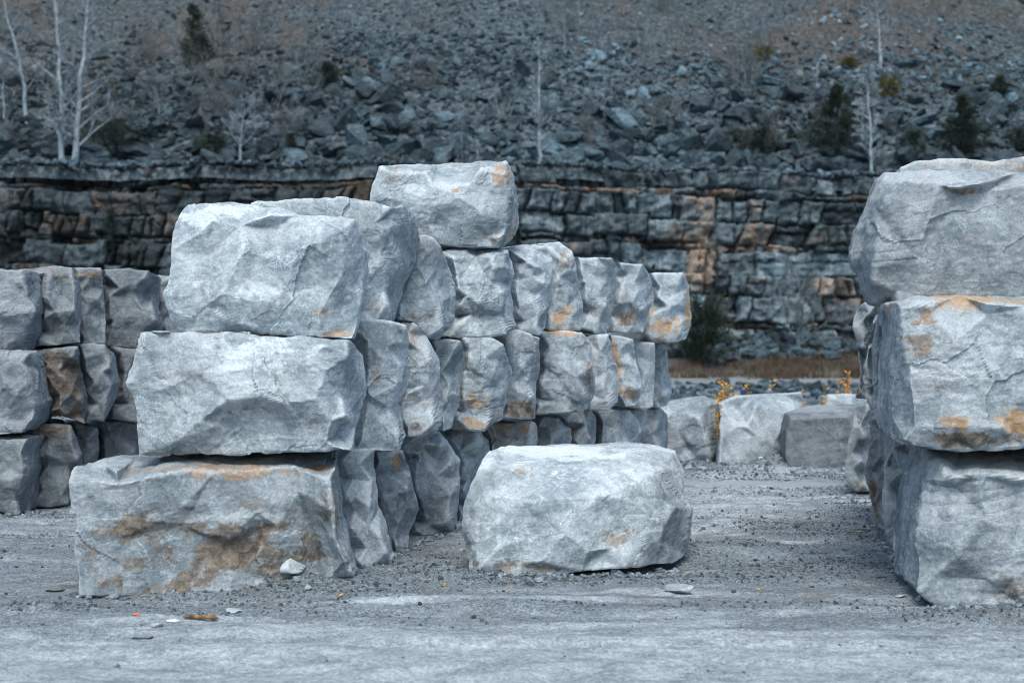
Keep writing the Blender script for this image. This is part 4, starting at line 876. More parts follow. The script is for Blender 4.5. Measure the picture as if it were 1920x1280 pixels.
stone('brown-faced middle block of the far left stack beside the bulging one', 15.8,
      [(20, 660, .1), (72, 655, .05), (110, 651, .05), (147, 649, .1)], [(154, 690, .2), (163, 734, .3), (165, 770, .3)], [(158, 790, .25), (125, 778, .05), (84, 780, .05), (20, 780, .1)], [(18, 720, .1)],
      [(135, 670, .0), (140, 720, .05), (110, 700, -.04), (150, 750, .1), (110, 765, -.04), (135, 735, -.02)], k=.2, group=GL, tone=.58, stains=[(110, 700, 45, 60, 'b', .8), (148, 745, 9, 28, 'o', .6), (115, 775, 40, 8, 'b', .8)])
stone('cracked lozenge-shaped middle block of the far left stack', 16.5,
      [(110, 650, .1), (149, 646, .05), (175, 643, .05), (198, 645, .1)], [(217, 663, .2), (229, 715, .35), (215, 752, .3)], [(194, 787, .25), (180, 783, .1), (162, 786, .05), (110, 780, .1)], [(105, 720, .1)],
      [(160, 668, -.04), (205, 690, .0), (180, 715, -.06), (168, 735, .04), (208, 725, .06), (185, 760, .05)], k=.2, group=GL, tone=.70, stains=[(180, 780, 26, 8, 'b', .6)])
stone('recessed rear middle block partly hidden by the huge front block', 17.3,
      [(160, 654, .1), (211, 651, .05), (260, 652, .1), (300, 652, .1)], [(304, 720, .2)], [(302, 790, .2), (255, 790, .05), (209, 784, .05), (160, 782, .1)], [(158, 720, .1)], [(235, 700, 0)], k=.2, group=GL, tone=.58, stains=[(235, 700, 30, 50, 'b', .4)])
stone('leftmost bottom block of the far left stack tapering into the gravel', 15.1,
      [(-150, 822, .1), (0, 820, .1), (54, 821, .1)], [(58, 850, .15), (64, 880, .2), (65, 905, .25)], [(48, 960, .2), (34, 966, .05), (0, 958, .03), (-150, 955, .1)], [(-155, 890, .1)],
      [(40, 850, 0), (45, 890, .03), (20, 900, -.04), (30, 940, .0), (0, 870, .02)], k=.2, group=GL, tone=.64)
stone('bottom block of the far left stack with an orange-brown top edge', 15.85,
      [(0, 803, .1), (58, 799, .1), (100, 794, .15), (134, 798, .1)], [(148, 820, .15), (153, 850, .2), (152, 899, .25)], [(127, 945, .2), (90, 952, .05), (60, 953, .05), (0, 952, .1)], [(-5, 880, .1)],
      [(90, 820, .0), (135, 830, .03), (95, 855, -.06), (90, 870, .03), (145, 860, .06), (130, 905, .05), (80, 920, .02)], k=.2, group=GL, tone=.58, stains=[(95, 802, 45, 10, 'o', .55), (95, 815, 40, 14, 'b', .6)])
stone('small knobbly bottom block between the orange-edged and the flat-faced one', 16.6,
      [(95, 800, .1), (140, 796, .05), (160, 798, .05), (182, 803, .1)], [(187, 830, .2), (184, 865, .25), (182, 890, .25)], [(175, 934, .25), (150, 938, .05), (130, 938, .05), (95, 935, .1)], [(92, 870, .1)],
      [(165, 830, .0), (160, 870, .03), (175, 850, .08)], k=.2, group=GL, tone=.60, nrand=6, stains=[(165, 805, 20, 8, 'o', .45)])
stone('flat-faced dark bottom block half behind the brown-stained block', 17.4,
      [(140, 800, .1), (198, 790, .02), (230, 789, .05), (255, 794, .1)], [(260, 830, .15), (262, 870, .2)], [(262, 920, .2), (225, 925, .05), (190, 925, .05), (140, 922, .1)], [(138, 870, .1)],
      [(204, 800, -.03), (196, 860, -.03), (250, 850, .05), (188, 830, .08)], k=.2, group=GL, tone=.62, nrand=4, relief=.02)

# ---- right stack
stone('huge smooth grey block at the top of the right stack', 10.35,
      [(1663, 322, .3), (1700, 319, .25), (1764, 317, .2), (1825, 315, .2), (1920, 319, .2), (2060, 320, .2), (2200, 326, .2)], [(2215, 440, .1)],
      [(2200, 556, .05), (2060, 558), (1920, 558), (1800, 558), (1728, 556, .03), (1691, 566, .15), (1660, 575, .4)], [(1640, 565, .6), (1626, 548, .7), (1612, 514, .75), (1597, 500, .7), (1596, 472, .65), (1607, 426, .6), (1634, 378, .5), (1654, 335, .4)],
      [(1668, 345, .12), (1700, 338, .06), (1760, 345, -.02), (1790, 352, -.05), (1835, 344, -.04), (1800, 362, .06), (1850, 358, .06), (1920, 345, 0), (1648, 400, .18), (1643, 440, .12), (1660, 380, .05), (1640, 500, .12), (1638, 525, .14), (1680, 545, .1), (1655, 555, .3), (1720, 480, -.02), (1820, 450, .02), (1920, 480, 0), (1620, 470, .45), (2050, 450, -.02)],
      k=.02, kx=1800, D=1.0, group=GR, tone=.76, relief=.02, nrand=6, stains=[(1820, 358, 40, 10, 'b', .7), (1750, 330, 120, 14, 'w', .8), (1710, 400, 20, 30, 'w', .6), (1790, 510, 20, 8, 'b', .5), (1820, 526, 24, 3, 'w', 1.0), (1625, 440, 16, 60, 'w', .5), (1910, 500, 30, 10, 'w', .3)])
stone('wide block with orange-crusted top edge in the middle of the right stack', 9.95,
      [(1682, 567, .15), (1700, 560, .15), (1728, 553, .25), (1800, 551, .3), (1920, 553, .3), (2060, 553, .3), (2200, 555, .3)], [(2215, 700, .1)],
      [(2200, 836, .05), (2060, 838, .05), (1920, 836, .05), (1840, 840, .03), (1762, 843, .03), (1712, 838, .06)], [(1692, 826, .25), (1669, 780, .5), (1671, 668, .45), (1681, 630, .35)],
      [(1690, 580, .02), (1740, 572, 0), (1745, 585, .04), (1850, 568, -.02), (1850, 588, .05), (1920, 575, 0), (1695, 640, .03), (1706, 705, .0), (1712, 800, -.02), (1680, 740, .3), (1790, 640, -.02), (1850, 690, .02), (1780, 730, .0), (1880, 780, .0), (1790, 800, -.05), (1880, 800, -.06), (1790, 822, .03), (1900, 822, .04), (2050, 700, 0)],
      k=.02, kx=1800, D=1.0, group=GR, tone=.98, nrand=6, stains=[(1820, 640, 200, 60, 'b', .42), (1820, 566, 180, 24, 'o', 1.0), (1740, 575, 60, 32, 'o', .8), (1890, 566, 60, 16, 'o', 1.2), (1800, 590, 120, 26, 'b', .45), (1790, 788, 40, 18, 'o', .95), (1895, 788, 40, 24, 'o', .95), (1730, 650, 40, 30, 'b', .7), (1740, 690, 50, 12, 'o', .3), (1820, 825, 120, 14, 'b', 1.0), (1745, 600, 50, 16, 'b', .6), (1900, 600, 40, 30, 'b', .5), (1800, 690, 90, 22, 'w', .9), (1790, 740, 110, 20, 'w', .75), (1850, 620, 60, 30, 'w', .75), (1690, 780, 14, 50, 'w', .5), (1740, 800, 30, 20, 'w', .6)])
stone('bottom front block of the right stack with whitish rough top ledge', 9.95,
      [(1741, 846, .55), (1800, 843, .7), (1920, 842, .75), (2060, 842, .75), (2200, 842, .75)], [(2215, 990, .2)],
      [(2200, 1138, .05), (2060, 1140), (1920, 1138), (1828, 1136, .03), (1790, 1142, 0), (1768, 1143, .05)], [(1735, 1122, .12), (1722, 1108, .2), (1722, 1040, .3), (1726, 960, .35), (1733, 900, .45)],
      [(1788, 896, -.02), (1830, 889, -.03), (1920, 896, -.02), (1790, 912, .06), (1920, 912, .06), (1765, 870, .25), (1745, 870, .38), (1784, 960, .0), (1795, 1040, -.03), (1750, 1000, .12), (1750, 1080, .08), (1850, 970, -.02), (1900, 1040, .0), (1850, 1085, .03), (1900, 1078, .0), (1880, 1110, .08), (2050, 1000, 0)],
      k=.02, kx=1850, D=1.15, group=GR, tone=.84, edge=.01, nrand=6, stains=[(1850, 870, 130, 24, 'w', 1.0), (1910, 1090, 70, 30, 'b', .5), (1820, 1070, 40, 30, 'b', .35), (1745, 950, 24, 80, 'w', .6), (1890, 990, 20, 50, 'w', .5), (1920, 1120, 80, 20, 'b', .6)])
stone('pinkish-topped block just showing above the smooth grey block on the right', 11.85,
      [(1690, 314, .1), (1720, 303, .15), (1790, 298, .1), (1860, 303, .1), (1920, 297, .1), (2060, 300, .1), (2200, 302, .1)], [(2205, 430, .1)], [(2200, 548, .1), (1920, 548, .05), (1700, 548, .05)], [(1680, 430, .1)],
      [(1800, 330, 0), (1900, 330, 0)], k=.02, kx=1800, group=GR, tone=1.0, stains=[(1850, 306, 220, 16, 'o', .5), (1800, 302, 80, 8, 'w', .7)])
stone('sharp-edged bottom block tucked behind the front corner of the right stack', 11.0,
      [(1705, 850, .3), (1722, 842, .1), (1760, 843, .1), (1900, 844, .1)], [(1905, 950, .1)], [(1900, 1090, .1), (1760, 1085, .05), (1722, 1082, .1)], [(1700, 1060, .2), (1677, 1030, .45), (1673, 971, .55), (1688, 940, .5), (1705, 915, .35)],
      [(1712, 940, .05), (1708, 1000, .1), (1718, 990, .0), (1716, 1050, .04), (1690, 985, .3), (1695, 1030, .25)], k=.02, kx=1740, D=.85, group=GR, tone=1.0, stains=[(1700, 1045, 14, 26, 'b', .3)])
stone('narrow bottom block with a bright left edge, second deep in the right stack', 12.7,
      [(1658, 814, .4), (1675, 812, .2), (1720, 830, .1), (1850, 832, .1)], [(1855, 930, .1)], [(1850, 1032, .1), (1700, 1030, .1), (1673, 1030, .25)], [(1662, 990, .5), (1656, 940, .6), (1657, 880, .6)],
      [(1668, 870, .35), (1675, 840, .02), (1672, 940, .2), (1690, 880, .0), (1680, 980, .1)], k=.02, kx=1700, D=.85, group=GR, tone=.72, stains=[(1660, 920, 5, 80, 'w', .7)])
stone('rust-streaked bottom block third deep in the right stack', 14.2,
      [(1632, 790, .4), (1645, 783, .2), (1660, 800, .1), (1800, 802, .1)], [(1805, 900, .1)], [(1800, 986, .1), (1658, 986, .1), (1640, 984, .25)], [(1633, 940, .5), (1622, 885, .6), (1628, 840, .55)],
      [(1648, 830, .1), (1645, 900, .1), (1650, 960, .1)], k=.02, kx=1680, D=.85, group=GR, tone=.62, stains=[(1645, 900, 10, 50, 'o', .35), (1640, 930, 16, 60, 'b', .7)])
stone('deepest bottom block of the right stack with a dark undercut foot', 17.2,
      [(1602, 764, .4), (1625, 757, .2), (1650, 762, .1), (1760, 765, .1)], [(1765, 850, .1)], [(1760, 922, .1), (1650, 924, .1), (1604, 922, .3)], [(1588, 900, .5), (1583, 885, .6), (1586, 850, .6), (1598, 800, .5)],
      [(1612, 800, .1), (1605, 860, .1), (1598, 880, .15), (1612, 905, .3), (1630, 850, .05)], k=.02, kx=1660, D=.9, group=GR, tone=.70, stains=[(1610, 912, 24, 14, 'b', .5)])
stone('tall dark second-layer slab edge just left of the orange-crusted block', 11.3,
      [(1650, 588, .3), (1658, 577, .2), (1685, 573, .1), (1850, 575, .1)], [(1855, 690, .1)], [(1850, 806, .1), (1690, 804, .1), (1650, 802, .2)], [(1643, 780, .5), (1640, 700, .55), (1636, 660, .55), (1642, 620, .5)],
      [(1655, 620, .2), (1650, 700, .25), (1662, 720, .05), (1655, 770, .15), (1670, 640, 0)], k=.02, kx=1720, D=.85, group=GR, tone=.86)
stone('thin second-layer slab edge with ridged side, second deep in the right stack', 12.5,
      [(1640, 592, .4), (1650, 586, .2), (1670, 584, .1), (1800, 586, .1)], [(1805, 680, .1)], [(1800, 774, .1), (1670, 774, .1), (1638, 772, .3)], [(1621, 742, .5), (1616, 690, .6), (1626, 650, .5)],
      [(1642, 630, .1), (1636, 680, .15), (1634, 730, .2), (1645, 700, .0)], k=.02, kx=1720, D=.85, group=GR, tone=.82)
stone('speckled second-layer block with rounded head at the lane side of the right stack', 13.6,
      [(1604, 582, .4), (1622, 568, .3), (1640, 574, .1), (1780, 576, .1)], [(1785, 660, .1)], [(1780, 752, .1), (1650, 750, .1), (1628, 745, .3)], [(1614, 712, .5), (1608, 650, .6), (1598, 612, .6)],
      [(1618, 600, .2), (1625, 640, .12), (1622, 690, .2), (1636, 620, .0)], k=.02, kx=1700, D=.85, group=GR, tone=.90)
# ---- stones across the end of the lane
stone('pale block with a dark right flank at the left end of the lane', 21.4,
      [(1235, 757, .35), (1262, 749, .5), (1320, 743, .6), (1345, 750, .6)], [(1352, 790, .6), (1354, 829, .65)], [(1343, 869, .5), (1328, 872, .2), (1285, 873, .05), (1240, 870, .05)], [(1234, 820, .1)],
      [(1245, 780, .02), (1268, 772, .15), (1300, 778, .0), (1314, 785, -.02), (1325, 830, -.02), (1330, 858, .05), (1325, 760, .3)], k=.0, D=1.0, group=GB, sv=.15, tone=.98, nrand=4, relief=.02,
      stains=[(1338, 830, 14, 50, 'b', .65), (1270, 790, 40, 10, 'w', .5)])
stone('widest pale bluish block across the end of the lane, smooth slanting face', 21.2,
      [(1349, 755, .2), (1380, 743, .3), (1410, 739, .35), (1460, 737, .4), (1502, 735, .5)], [(1507, 757, .6), (1508, 800, .5)], [(1500, 872, .3), (1440, 876, .05), (1380, 877, .05), (1346, 874, .05)], [(1350, 820, .05)],
      [(1420, 755, .1), (1480, 780, .1), (1400, 800, -.03), (1450, 830, -.02)], k=.04, D=1.0, group=GB, sv=.15, tone=1.0, nrand=4, relief=.015, rough=.45, stains=[(1420, 800, 80, 50, 'w', .35)])
stone('dark squarish block with a pale flat top at the right end of the lane', 20.5,
      [(1478, 775, .3), (1500, 765, .6), (1530, 759, .9), (1580, 757, 1.0), (1640, 757, 1.0)], [(1645, 820, .3)], [(1640, 881, .1), (1560, 882, .02), (1479, 880, .02)], [(1473, 850, .08), (1474, 810, .1)],
      [(1482, 783, .02), (1530, 781, -.02), (1590, 779, -.02), (1500, 830, 0), (1570, 830, -.02)], k=.0, D=1.2, group=GB, sv=.15, tone=.44, nrand=4, relief=.015, rough=.6, edge=.02, stains=[(1550, 766, 90, 9, 'w', 1.0), (1512, 790, 16, 6, 'b', .8)])
stone('small pale stone top peeking over the dark squarish block', 23.5,
      [(1552, 741, .1), (1580, 738, .15), (1640, 739, .2)], [(1645, 790, .1)], [(1640, 850, .1), (1600, 852, .05), (1550, 850, .05)], [(1548, 790, .1)], [(1590, 760, .0)], k=0, D=.9, group=GB, sv=.15, tone=1.0, nrand=3)

# ------------------------------------------------------------------ loose stones on the yard
def loose(label, px, py, w_px, flat, mat=None, tone=1., seed=0, cat='stone', name='loose_stone', rz=0., asp=.7, stain=(0, 0, 0)):
    d = F*H/(py-640); x = (px-960)/F*d; r = w_px*d/F/2
    V, Fc = rock_template(4, 900+seed, cuts=10, flat=flat, noise=.03); V = V/np.abs(V[:, 0]).max()*r
    V = V+.0; c, s_ = math.cos(rz), math.sin(rz); V = V@np.array([[c, s_, 0], [-s_, c, 0], [0, 0, 1]])
    n = len(V)
    me = make_mesh(name, V, [Fc], True, {'tone': np.full(n, tone), 'stain': np.tile(np.array(stain, float), (n, 1))})
    o = link(name, me, mat or M_STONE, loc=(x, d, float(ground_z([x], [d])[0])+(-V[:, 2].min())*.6)); tag(o, label, cat); return o
loose('whitish angular stone alone on the gravel right of the loose boulder', 1274, 1112, 56, .5, seed=1, tone=1.0, stain=(0, 0, .3))
loose('flat pale slab shard lying against the foot of the brown-stained block', 548, 1101, 66, .35, seed=2, tone=1.1, rz=.2, stain=(0, 0, .6))
loose('thin grey flake flat on the ground in front of the brown-stained block', 440, 1138, 34, .16, seed=3, tone=1.1)
loose('small pale chip beside the thin grey flake', 316, 1128, 16, .3, seed=4, tone=1.1)
loose('small whitish chip nearest the foot of the brown-stained block', 398, 1116, 16, .4, seed=5, tone=1.1)
loose('pointed grey chip standing up right of the pale slab shard', 578, 1115, 16, .8, seed=6, tone=1.05)
loose('reddish flat stone half sunk in the dust at the lower left', 268, 1196, 44, .22, seed=7, tone=.9, stain=(.35, .6, 0))
loose('dusty pink stone touching the reddish flat one on its right', 297, 1186, 30, .25, seed=8, tone=1., stain=(.3, .3, 0))
loose('white scrap next to the piece of wood on the ground', 326, 1170, 30, .22, M_PLASTIC, seed=9, cat='scrap', name='white_scrap')
loose('dark thin flake on the gravel left of the right stack', 1650, 1088, 30, .14, seed=10, tone=.45)
loose('dark pointed splinter of rock left of the brown-stained block', 112, 1108, 60, .2, seed=11, tone=.45, rz=.1)
loose('pale flat flake at the left picture edge', 12, 1113, 34, .2, seed=12, tone=1.1)
loose('grey cobble by the left end of the lane, topmost of three', 1300, 868, 26, .7, seed=13, tone=.95)
loose('tan cobble at the foot of the pale block with a dark flank', 1314, 884, 24, .6, seed=14, tone=1., stain=(.3, .5, 0))
loose('grey cobble left of the tan cobble', 1291, 886, 22, .6, seed=15, tone=.9)
loose('flat grey stone on the gravel heap in front of the widest pale block', 1440, 874, 40, .5, seed=16, tone=1.)
loose('small dark flat flake in the lane near the right stack', 1572, 946, 22, .15, seed=17, tone=.4)
loose('pale fragment in the foreground dust near the bottom right stack', 1690, 1118, 26, .3, seed=18, tone=1.05)
# flake on top of the middle front block
V, Fc = rock_template(3, 77, cuts=9, flat=.16, noise=.02); V *= .055
tag(link('loose_stone', make_mesh('loose_stone', V, [Fc], True, {'tone': np.ones(len(V)), 'stain': np.zeros((len(V), 3))}), M_STONE, loc=(-2.33, 10.6, 1.713)), 'thin flake lying on the left top corner of the huge middle block', 'stone')

# wood piece, scraps and fallen leaves
def tube(pts, radii, sides=5):
    pts = [Vector(p) for p in pts]; V = []; Fq = []
    for i, p in enumerate(pts):
        t = (pts[min(i+1, len(pts)-1)]-pts[max(i-1, 0)]); t = t.normalized() if t.length > 0 else Vector((0, 0, 1))
        a = t.orthogonal().normalized(); b = t.cross(a)
        for s in range(sides):
            an = 2*math.pi*s/sides; V.append((p+(a*math.cos(an)+b*math.sin(an))*radii[i])[:])
    for i in range(len(pts)-1):
        for s in range(sides):
            s2 = (s+1) % sides; Fq.append((i*sides+s, i*sides+s2, (i+1)*sides+s2, (i+1)*sides+s))
    return V, Fq
class Acc:
    def __init__(s): s.V = []; s.F = []; s.T = []
    def tube(s, pts, radii, sides=4):
        V, Fq = tube(pts, radii, sides); o = len(s.V); s.V += V; s.F += [tuple(i+o for i in f) for f in Fq]
    def tri(s, a, b, c): o = len(s.V); s.V += [a, b, c]; s.T.append((o, o+1, o+2))
    def quad(s, a, b, c, d): o = len(s.V); s.V += [a, b, c, d]; s.F.append((o, o+1, o+2, o+3))
    def mesh(s, name, smooth=False):
        fs = []
        if s.F: fs.append(np.array(s.F))
        if s.T: fs.append(np.array(s.T))
        return make_mesh(name, np.array(s.V), fs, smooth)
a = Acc()
a.tube([(-.105, .02, .02), (-.06, .005, .024), (0, 0, .02), (.05, -.01, .022), (.085, -.012, .02), (.112, -.02, .018)], [.004, .012, .014, .012, .017, .003], 7)
wx, wy = (375-960)/F*9.35, 9.35
tag(link('wood_piece', a.mesh('wood_piece', True), M_WOOD, loc=(wx, wy, float(ground_z([wx], [wy])[0]))), 'short splintered stick of brown wood on the dusty ground', 'wood')
rs = random.Random(4)
def leaf_mesh():
    a = Acc(); pr = [(-.022, 0, .002), (-.008, .011, .006), (.012, .009, .008), (.026, 0, .003), (.012, -.010, .005), (-.008, -.010, .008)]
    a.V = pr; a.T = [(0, 5, 1), (1, 5, 4), (1, 4, 2), (2, 4, 3)]; return a.mesh('fallen_leaf')
LM = leaf_mesh(); LM.materials.append(M_ORANGE)
spots = [(958, 1100), (988, 1093), (873, 1090), (835, 1100), (943, 1176), (1290, 1072), (1362, 1092), (1449, 1070), (1548, 984), (1612, 1000), (1620, 1006), (1523, 923), (800, 1028), (818, 1025), (1018, 1098), (708, 1145), (1422, 1105), (1640, 1145), (1690, 1150), (553, 1098), (498, 1128), (640, 1120), (1345, 925)]
for i, (px, py) in enumerate(spots):
    d = F*H/(py-640); x = (px-960)/F*d
    o = link('fallen_leaf', LM, loc=(x, d, float(ground_z([x], [d])[0])+.006)); o.rotation_euler = (rs.uniform(-.5, .5), rs.uniform(-.5, .5), rs.uniform(0, 6)); o.scale = (rs.uniform(.6, 1.0),)*3
    tag(o, 'small orange fallen leaf on the grey gravel', 'leaf', 'fallen orange leaves on the yard')
for i, (px, py, lb) in enumerate(((256, 1166, 'thin red scrap lying left of the white scrap'), (220, 1175, 'tiny orange-red scrap furthest left in the dust'))):
    d = F*H/(py-640); x = (px-960)/F*d; V, Fc = rock_template(2, 70+i, cuts=6, flat=.2, noise=0); V *= .025-.01*i
    tag(link('red_scrap', make_mesh('red_scrap', V, [Fc], False), M_RED, loc=(x, d, float(ground_z([x], [d])[0])+.004)), lb, 'scrap')

# gravel on the yard: real small stones, thick in the heaps and along the stack feet
def build_gravel():
    rs = np.random.RandomState(8)
    n = 330000; y = 7.6+(22.5-7.6)*rs.rand(n)**.8; x = rs.uniform(-.36, .36, n)*y
    p = v3(x, y, 0)
    dens = .03+.42*sstep(.05, .6, fbm(p*np.array([.7, 2.2, 1]), 4, 91))*sstep(9.2, 10.5, y)
    dens *= .25+.75*sstep(8.6, 10, y)
    for mx, my, rx, ry, hh in MOUNDS: dens += 1.4*np.exp(-(((x-mx)/rx)**2+((y-my)/ry)**2)*1.6)
    dens += .30*np.exp(-((x-2.35-.17*(y-11)-.25)/.35)**2)*sstep(10, 12, y)+.35*np.exp(-((y-10.15-.25*(x+2))/.22)**2)*(x < -.8)
    dens += .35*np.exp(-((y-19.9)/.5)**2)*(x > 1.8)-.8*np.exp(-(((x-2.7)/1.25)**4+((y-18.6)/.36)**4))
    dens *= 1-ridge_field(x, y)
    k = rs.rand(n) < dens; x, y = x[k], y[k]
    s = np.clip(rs.gamma(1.6, .0032, len(x)), .0022, .024)*(1+.35*sstep(15, 21, y))
    # spalls broken off along the feet of the blocks
    bx, by = [], []
    for (ax, ay, cx, cy, m) in ((140, 1116, 620, 1082, 620), (620, 1082, 745, 1045, 260), (745, 1040, 870, 985, 300), (880, 1072, 1010, 1084, 200), (1010, 1086, 1290, 1062, 260), (1720, 1112, 1775, 1146, 160), (1775, 1146, 1925, 1140, 330), (1630, 990, 1722, 1090, 260), (1588, 925, 1640, 990, 120), (1245, 874, 1600, 884, 380), (-20, 962, 150, 955, 260)):
        t = rs.rand(m); px = ax+(cx-ax)*t; py = ay+(cy-ay)*t+np.abs(rs.normal(0, 5, m)); dd = F*H/(py-640); bx.append((px-960)/F*dd); by.append(dd)
    bx, by = np.concatenate(bx), np.concatenate(by); x, y = np.concatenate([x, bx]), np.concatenate([y, by])
    s = np.concatenate([s, np.clip(rs.gamma(1.7, .0075, len(bx)), .004, .048)])
    z = ground_z(x, y)+s*.25
    tone = rs.uniform(.25, 1.25, len(x)); tone[-len(bx):] = rs.uniform(.5, 1.9, len(bx))
    o = scatter_mesh('gravel', v3(x, y, z), s, rs, [rock_template(1, 500+k, cuts=6, flat=.65, noise=0) for k in range(16)], M_GRAVEL, tone, .5)
    tag(o, 'loose dark and pale gravel scattered and heaped over the yard', 'gravel', kind='stuff')
build_gravel()

# ------------------------------------------------------------------ vegetation
def grow(acc, p, d, ln, r, depth, rs, up=.15, spread=.6, kids=(3, 5), minr=.012, segs=5):
    pts = [p.copy()]; rad = [r]; q = p.copy(); dd = d.copy()
    for i in range(segs):
        dd = (dd+Vector((rs.gauss(0, .12), rs.gauss(0, .12), rs.gauss(0, .08)+up*.25))).normalized()
        q = q+dd*(ln/segs); pts.append(q.copy()); rad.append(max(minr*.6, r*(1-.85*(i+1)/segs)))
    acc.tube(pts, rad, 4 if r > .03 else 3)
    if depth > 0:
        for k in range(rs.randint(*kids)):
            t = rs.uniform(.25, .95); i = min(int(t*segs), segs-1); f = t*segs-i; s = pts[i].lerp(pts[i+1], f)
            ax = (pts[i+1]-pts[i]).normalized(); side = ax.orthogonal().normalized(); side.rotate(Matrix.Rotation(rs.uniform(0, 6.28), 3, ax))
            nd = (ax*(1-spread*.5)+side*spread).normalized()
            grow(acc, s, nd, ln*rs.uniform(.35, .6)*(1.1-.4*t), max(minr, rad[i]*.5), depth-1, rs, up, spread, kids, minr, max(3, segs-1))
def bare_tree(label, base, tops, r, seed, nb=16, bl=1.6, mat=M_BIRCH, kids=(4, 6), start=.15, depth=2, name='bare_tree', group='bare trees on the rim and slope', tw=None):
    """tops: trunk points relative to base (x, dy, z)"""
    rs = random.Random(seed); root = link(name, None, loc=base[:]); tag(root, label, 'tree', group)
    P = [Vector((0, 0, -.2))]+[Vector(t) for t in tops]
    # smooth resample with slight wobble
    pts = []; n = 14
    for i in range(n+1):
        t = i/n*(len(P)-1); k = min(int(t), len(P)-2); f = t-k; q = P[k].lerp(P[k+1], f)
        L = P[-1].length; pts.append(q+Vector((rs.gauss(0, .006)*L, rs.gauss(0, .006)*L, 0))*(0 if i == 0 else 1))
    rad = [max(.012, r*(1-.82*i/n)) for i in range(n+1)]; rad[0] *= 1.25
    a = Acc(); a.tube(pts, rad, 8); link('trunk', a.mesh('trunk', True), mat, root)
    c = Acc()
    nb = int(nb*1.35)
    for k in range(nb):
        t = start+(1-start)*(k+rs.random())/nb; i = min(int(t*n), n-1); s = pts[i].lerp(pts[i+1], t*n-i); az = rs.uniform(0, 6.28)
        d = Vector((math.cos(az), math.sin(az), rs.uniform(.25, .9))).normalized()
        grow(c, s, d, bl*rs.uniform(.5, 1.1)*(1.15-.6*t), max(.018, rad[i]*.45), depth, rs, .3, .62, kids, .016)
    link('crown', c.mesh('crown', False), tw or mat, root)
    return root
def at(px, py): return hill_hit(px, py)
def rel(px0, py0, pts, y):   # pixel offsets to metres at distance y
    return [((a-px0)*y/F, 0.1*i, (py0-b)*y/F) for i, (a, b) in enumerate(pts)]
RIM = 82.6
def rim(px): x = (px-960)/F*RIM; return Vector((x, RIM, float(hill_z([x], [RIM])[0])))
def tr(label, px, py, pts, r, seed, onrim=True, **k):
    b = rim(px) if onrim else at(px, py); return bare_tree(label, b, rel(px, py, pts, b.y), r, seed, **k)
tr('tall straight bare tree on the cliff rim at the left, nearest the pale twin trunk', 116, 300, [(117, 220), (112, 120), (100, 0), (96, -60)], .17, 1, nb=22, bl=2.2)
tr('tall bare tree with whitest trunk, curving right, on the rim at the left', 136, 296, [(146, 230), (152, 120), (162, 0), (170, -60)], .19, 2, nb=22, bl=2.4)
tr('bare tree leaning left near the upper left corner', 52, 235, [(42, 150), (22, 60), (5, 0), (-12, -50)], .13, 3, False, nb=16, bl=1.8)
tr('thin leafless stem at the left picture edge', 8, 228, [(5, 150), (0, 90)], .06, 4, False, nb=10, bl=1.2)
tr('small pale bare tree on the rim right of the two tall trunks', 450, 308, [(450, 270), (452, 235), (458, 190)], .09, 5, nb=12, bl=1.8, start=.3)
tr('slender white bare tree on the rim above the lone top block', 1012, 306, [(1012, 240), (1010, 160), (1010, 70)], .11, 6, nb=26, bl=1.3)
tr('thin grey sapling left of the slender white tree', 866, 302, [(866, 250), (865, 185)], .035, 7, nb=16, bl=.9, mat=M_TWIG)
tr('short forked bare sapling between the thin grey sapling and the white tree', 897, 302, [(896, 275), (893, 250)], .035, 8, nb=6, bl=.8)
tr('slender pale bare tree on the rim left of the right stack', 1632, 330, [(1633, 260), (1631, 190), (1628, 140)], .10, 9, nb=20, bl=1.3)
tr('pale bare tree high on the slope at the upper right', 1651, 128, [(1650, 80), (1643, 0), (1640, -30)], .10, 10, False, nb=14, bl=1.6)
tr('tiny white dead tree on the slope at the right', 1533, 168, [(1531, 140), (1535, 118)], .06, 11, False, nb=6, bl=1.0)
tr('faint grey bare tree at the top edge right of centre', 1059, 90, [(1058, 40), (1060, -20)], .07, 12, False, nb=18, bl=1.6, mat=M_TWIG)
tr('grey bare tree high on the left slope', 485, 96, [(484, 50), (488, -10)], .08, 13, False, nb=14, bl=1.5, mat=M_TWIG)
tr('grey bare tree at the top left of centre', 405, 100, [(404, 60), (402, 0)], .05, 14, False, nb=14, bl=1.2, mat=M_TWIG)
tr('faint twiggy tree on the slope left of the dark juniper', 1398, 185, [(1397, 140), (1394, 90)], .07, 15, False, nb=18, bl=1.5, mat=M_TWIG)
tr('thin leaning stem low on the slope right of the rim', 1375, 165, [(1376, 140), (1377, 110)], .03, 16, False, nb=8, bl=.8, mat=M_TWIG)
fy = 76.5; b = Vector(((1497-960)/F*fy, fy, float(ground_z([(1497-960)/F*fy], [fy])[0])))
bare_tree('bare spreading shrub-tree at the foot of the quarry face', b, rel(1497, 662, [(1495, 610), (1500, 560), (1498, 500)], fy), .10, 17, nb=24, bl=2.0, mat=M_TWIG, start=.12, group=None)
bare_tree('low bare grey shrub at the foot of the face next to the right stack', Vector((20.2, 77, float(ground_z([20.2], [77])[0]))), [(.1, 0, .8), (.2, 0, 1.7)], .05, 18, nb=16, bl=1.2, mat=M_TWIG, start=.1, name='bare_shrub', group=None)

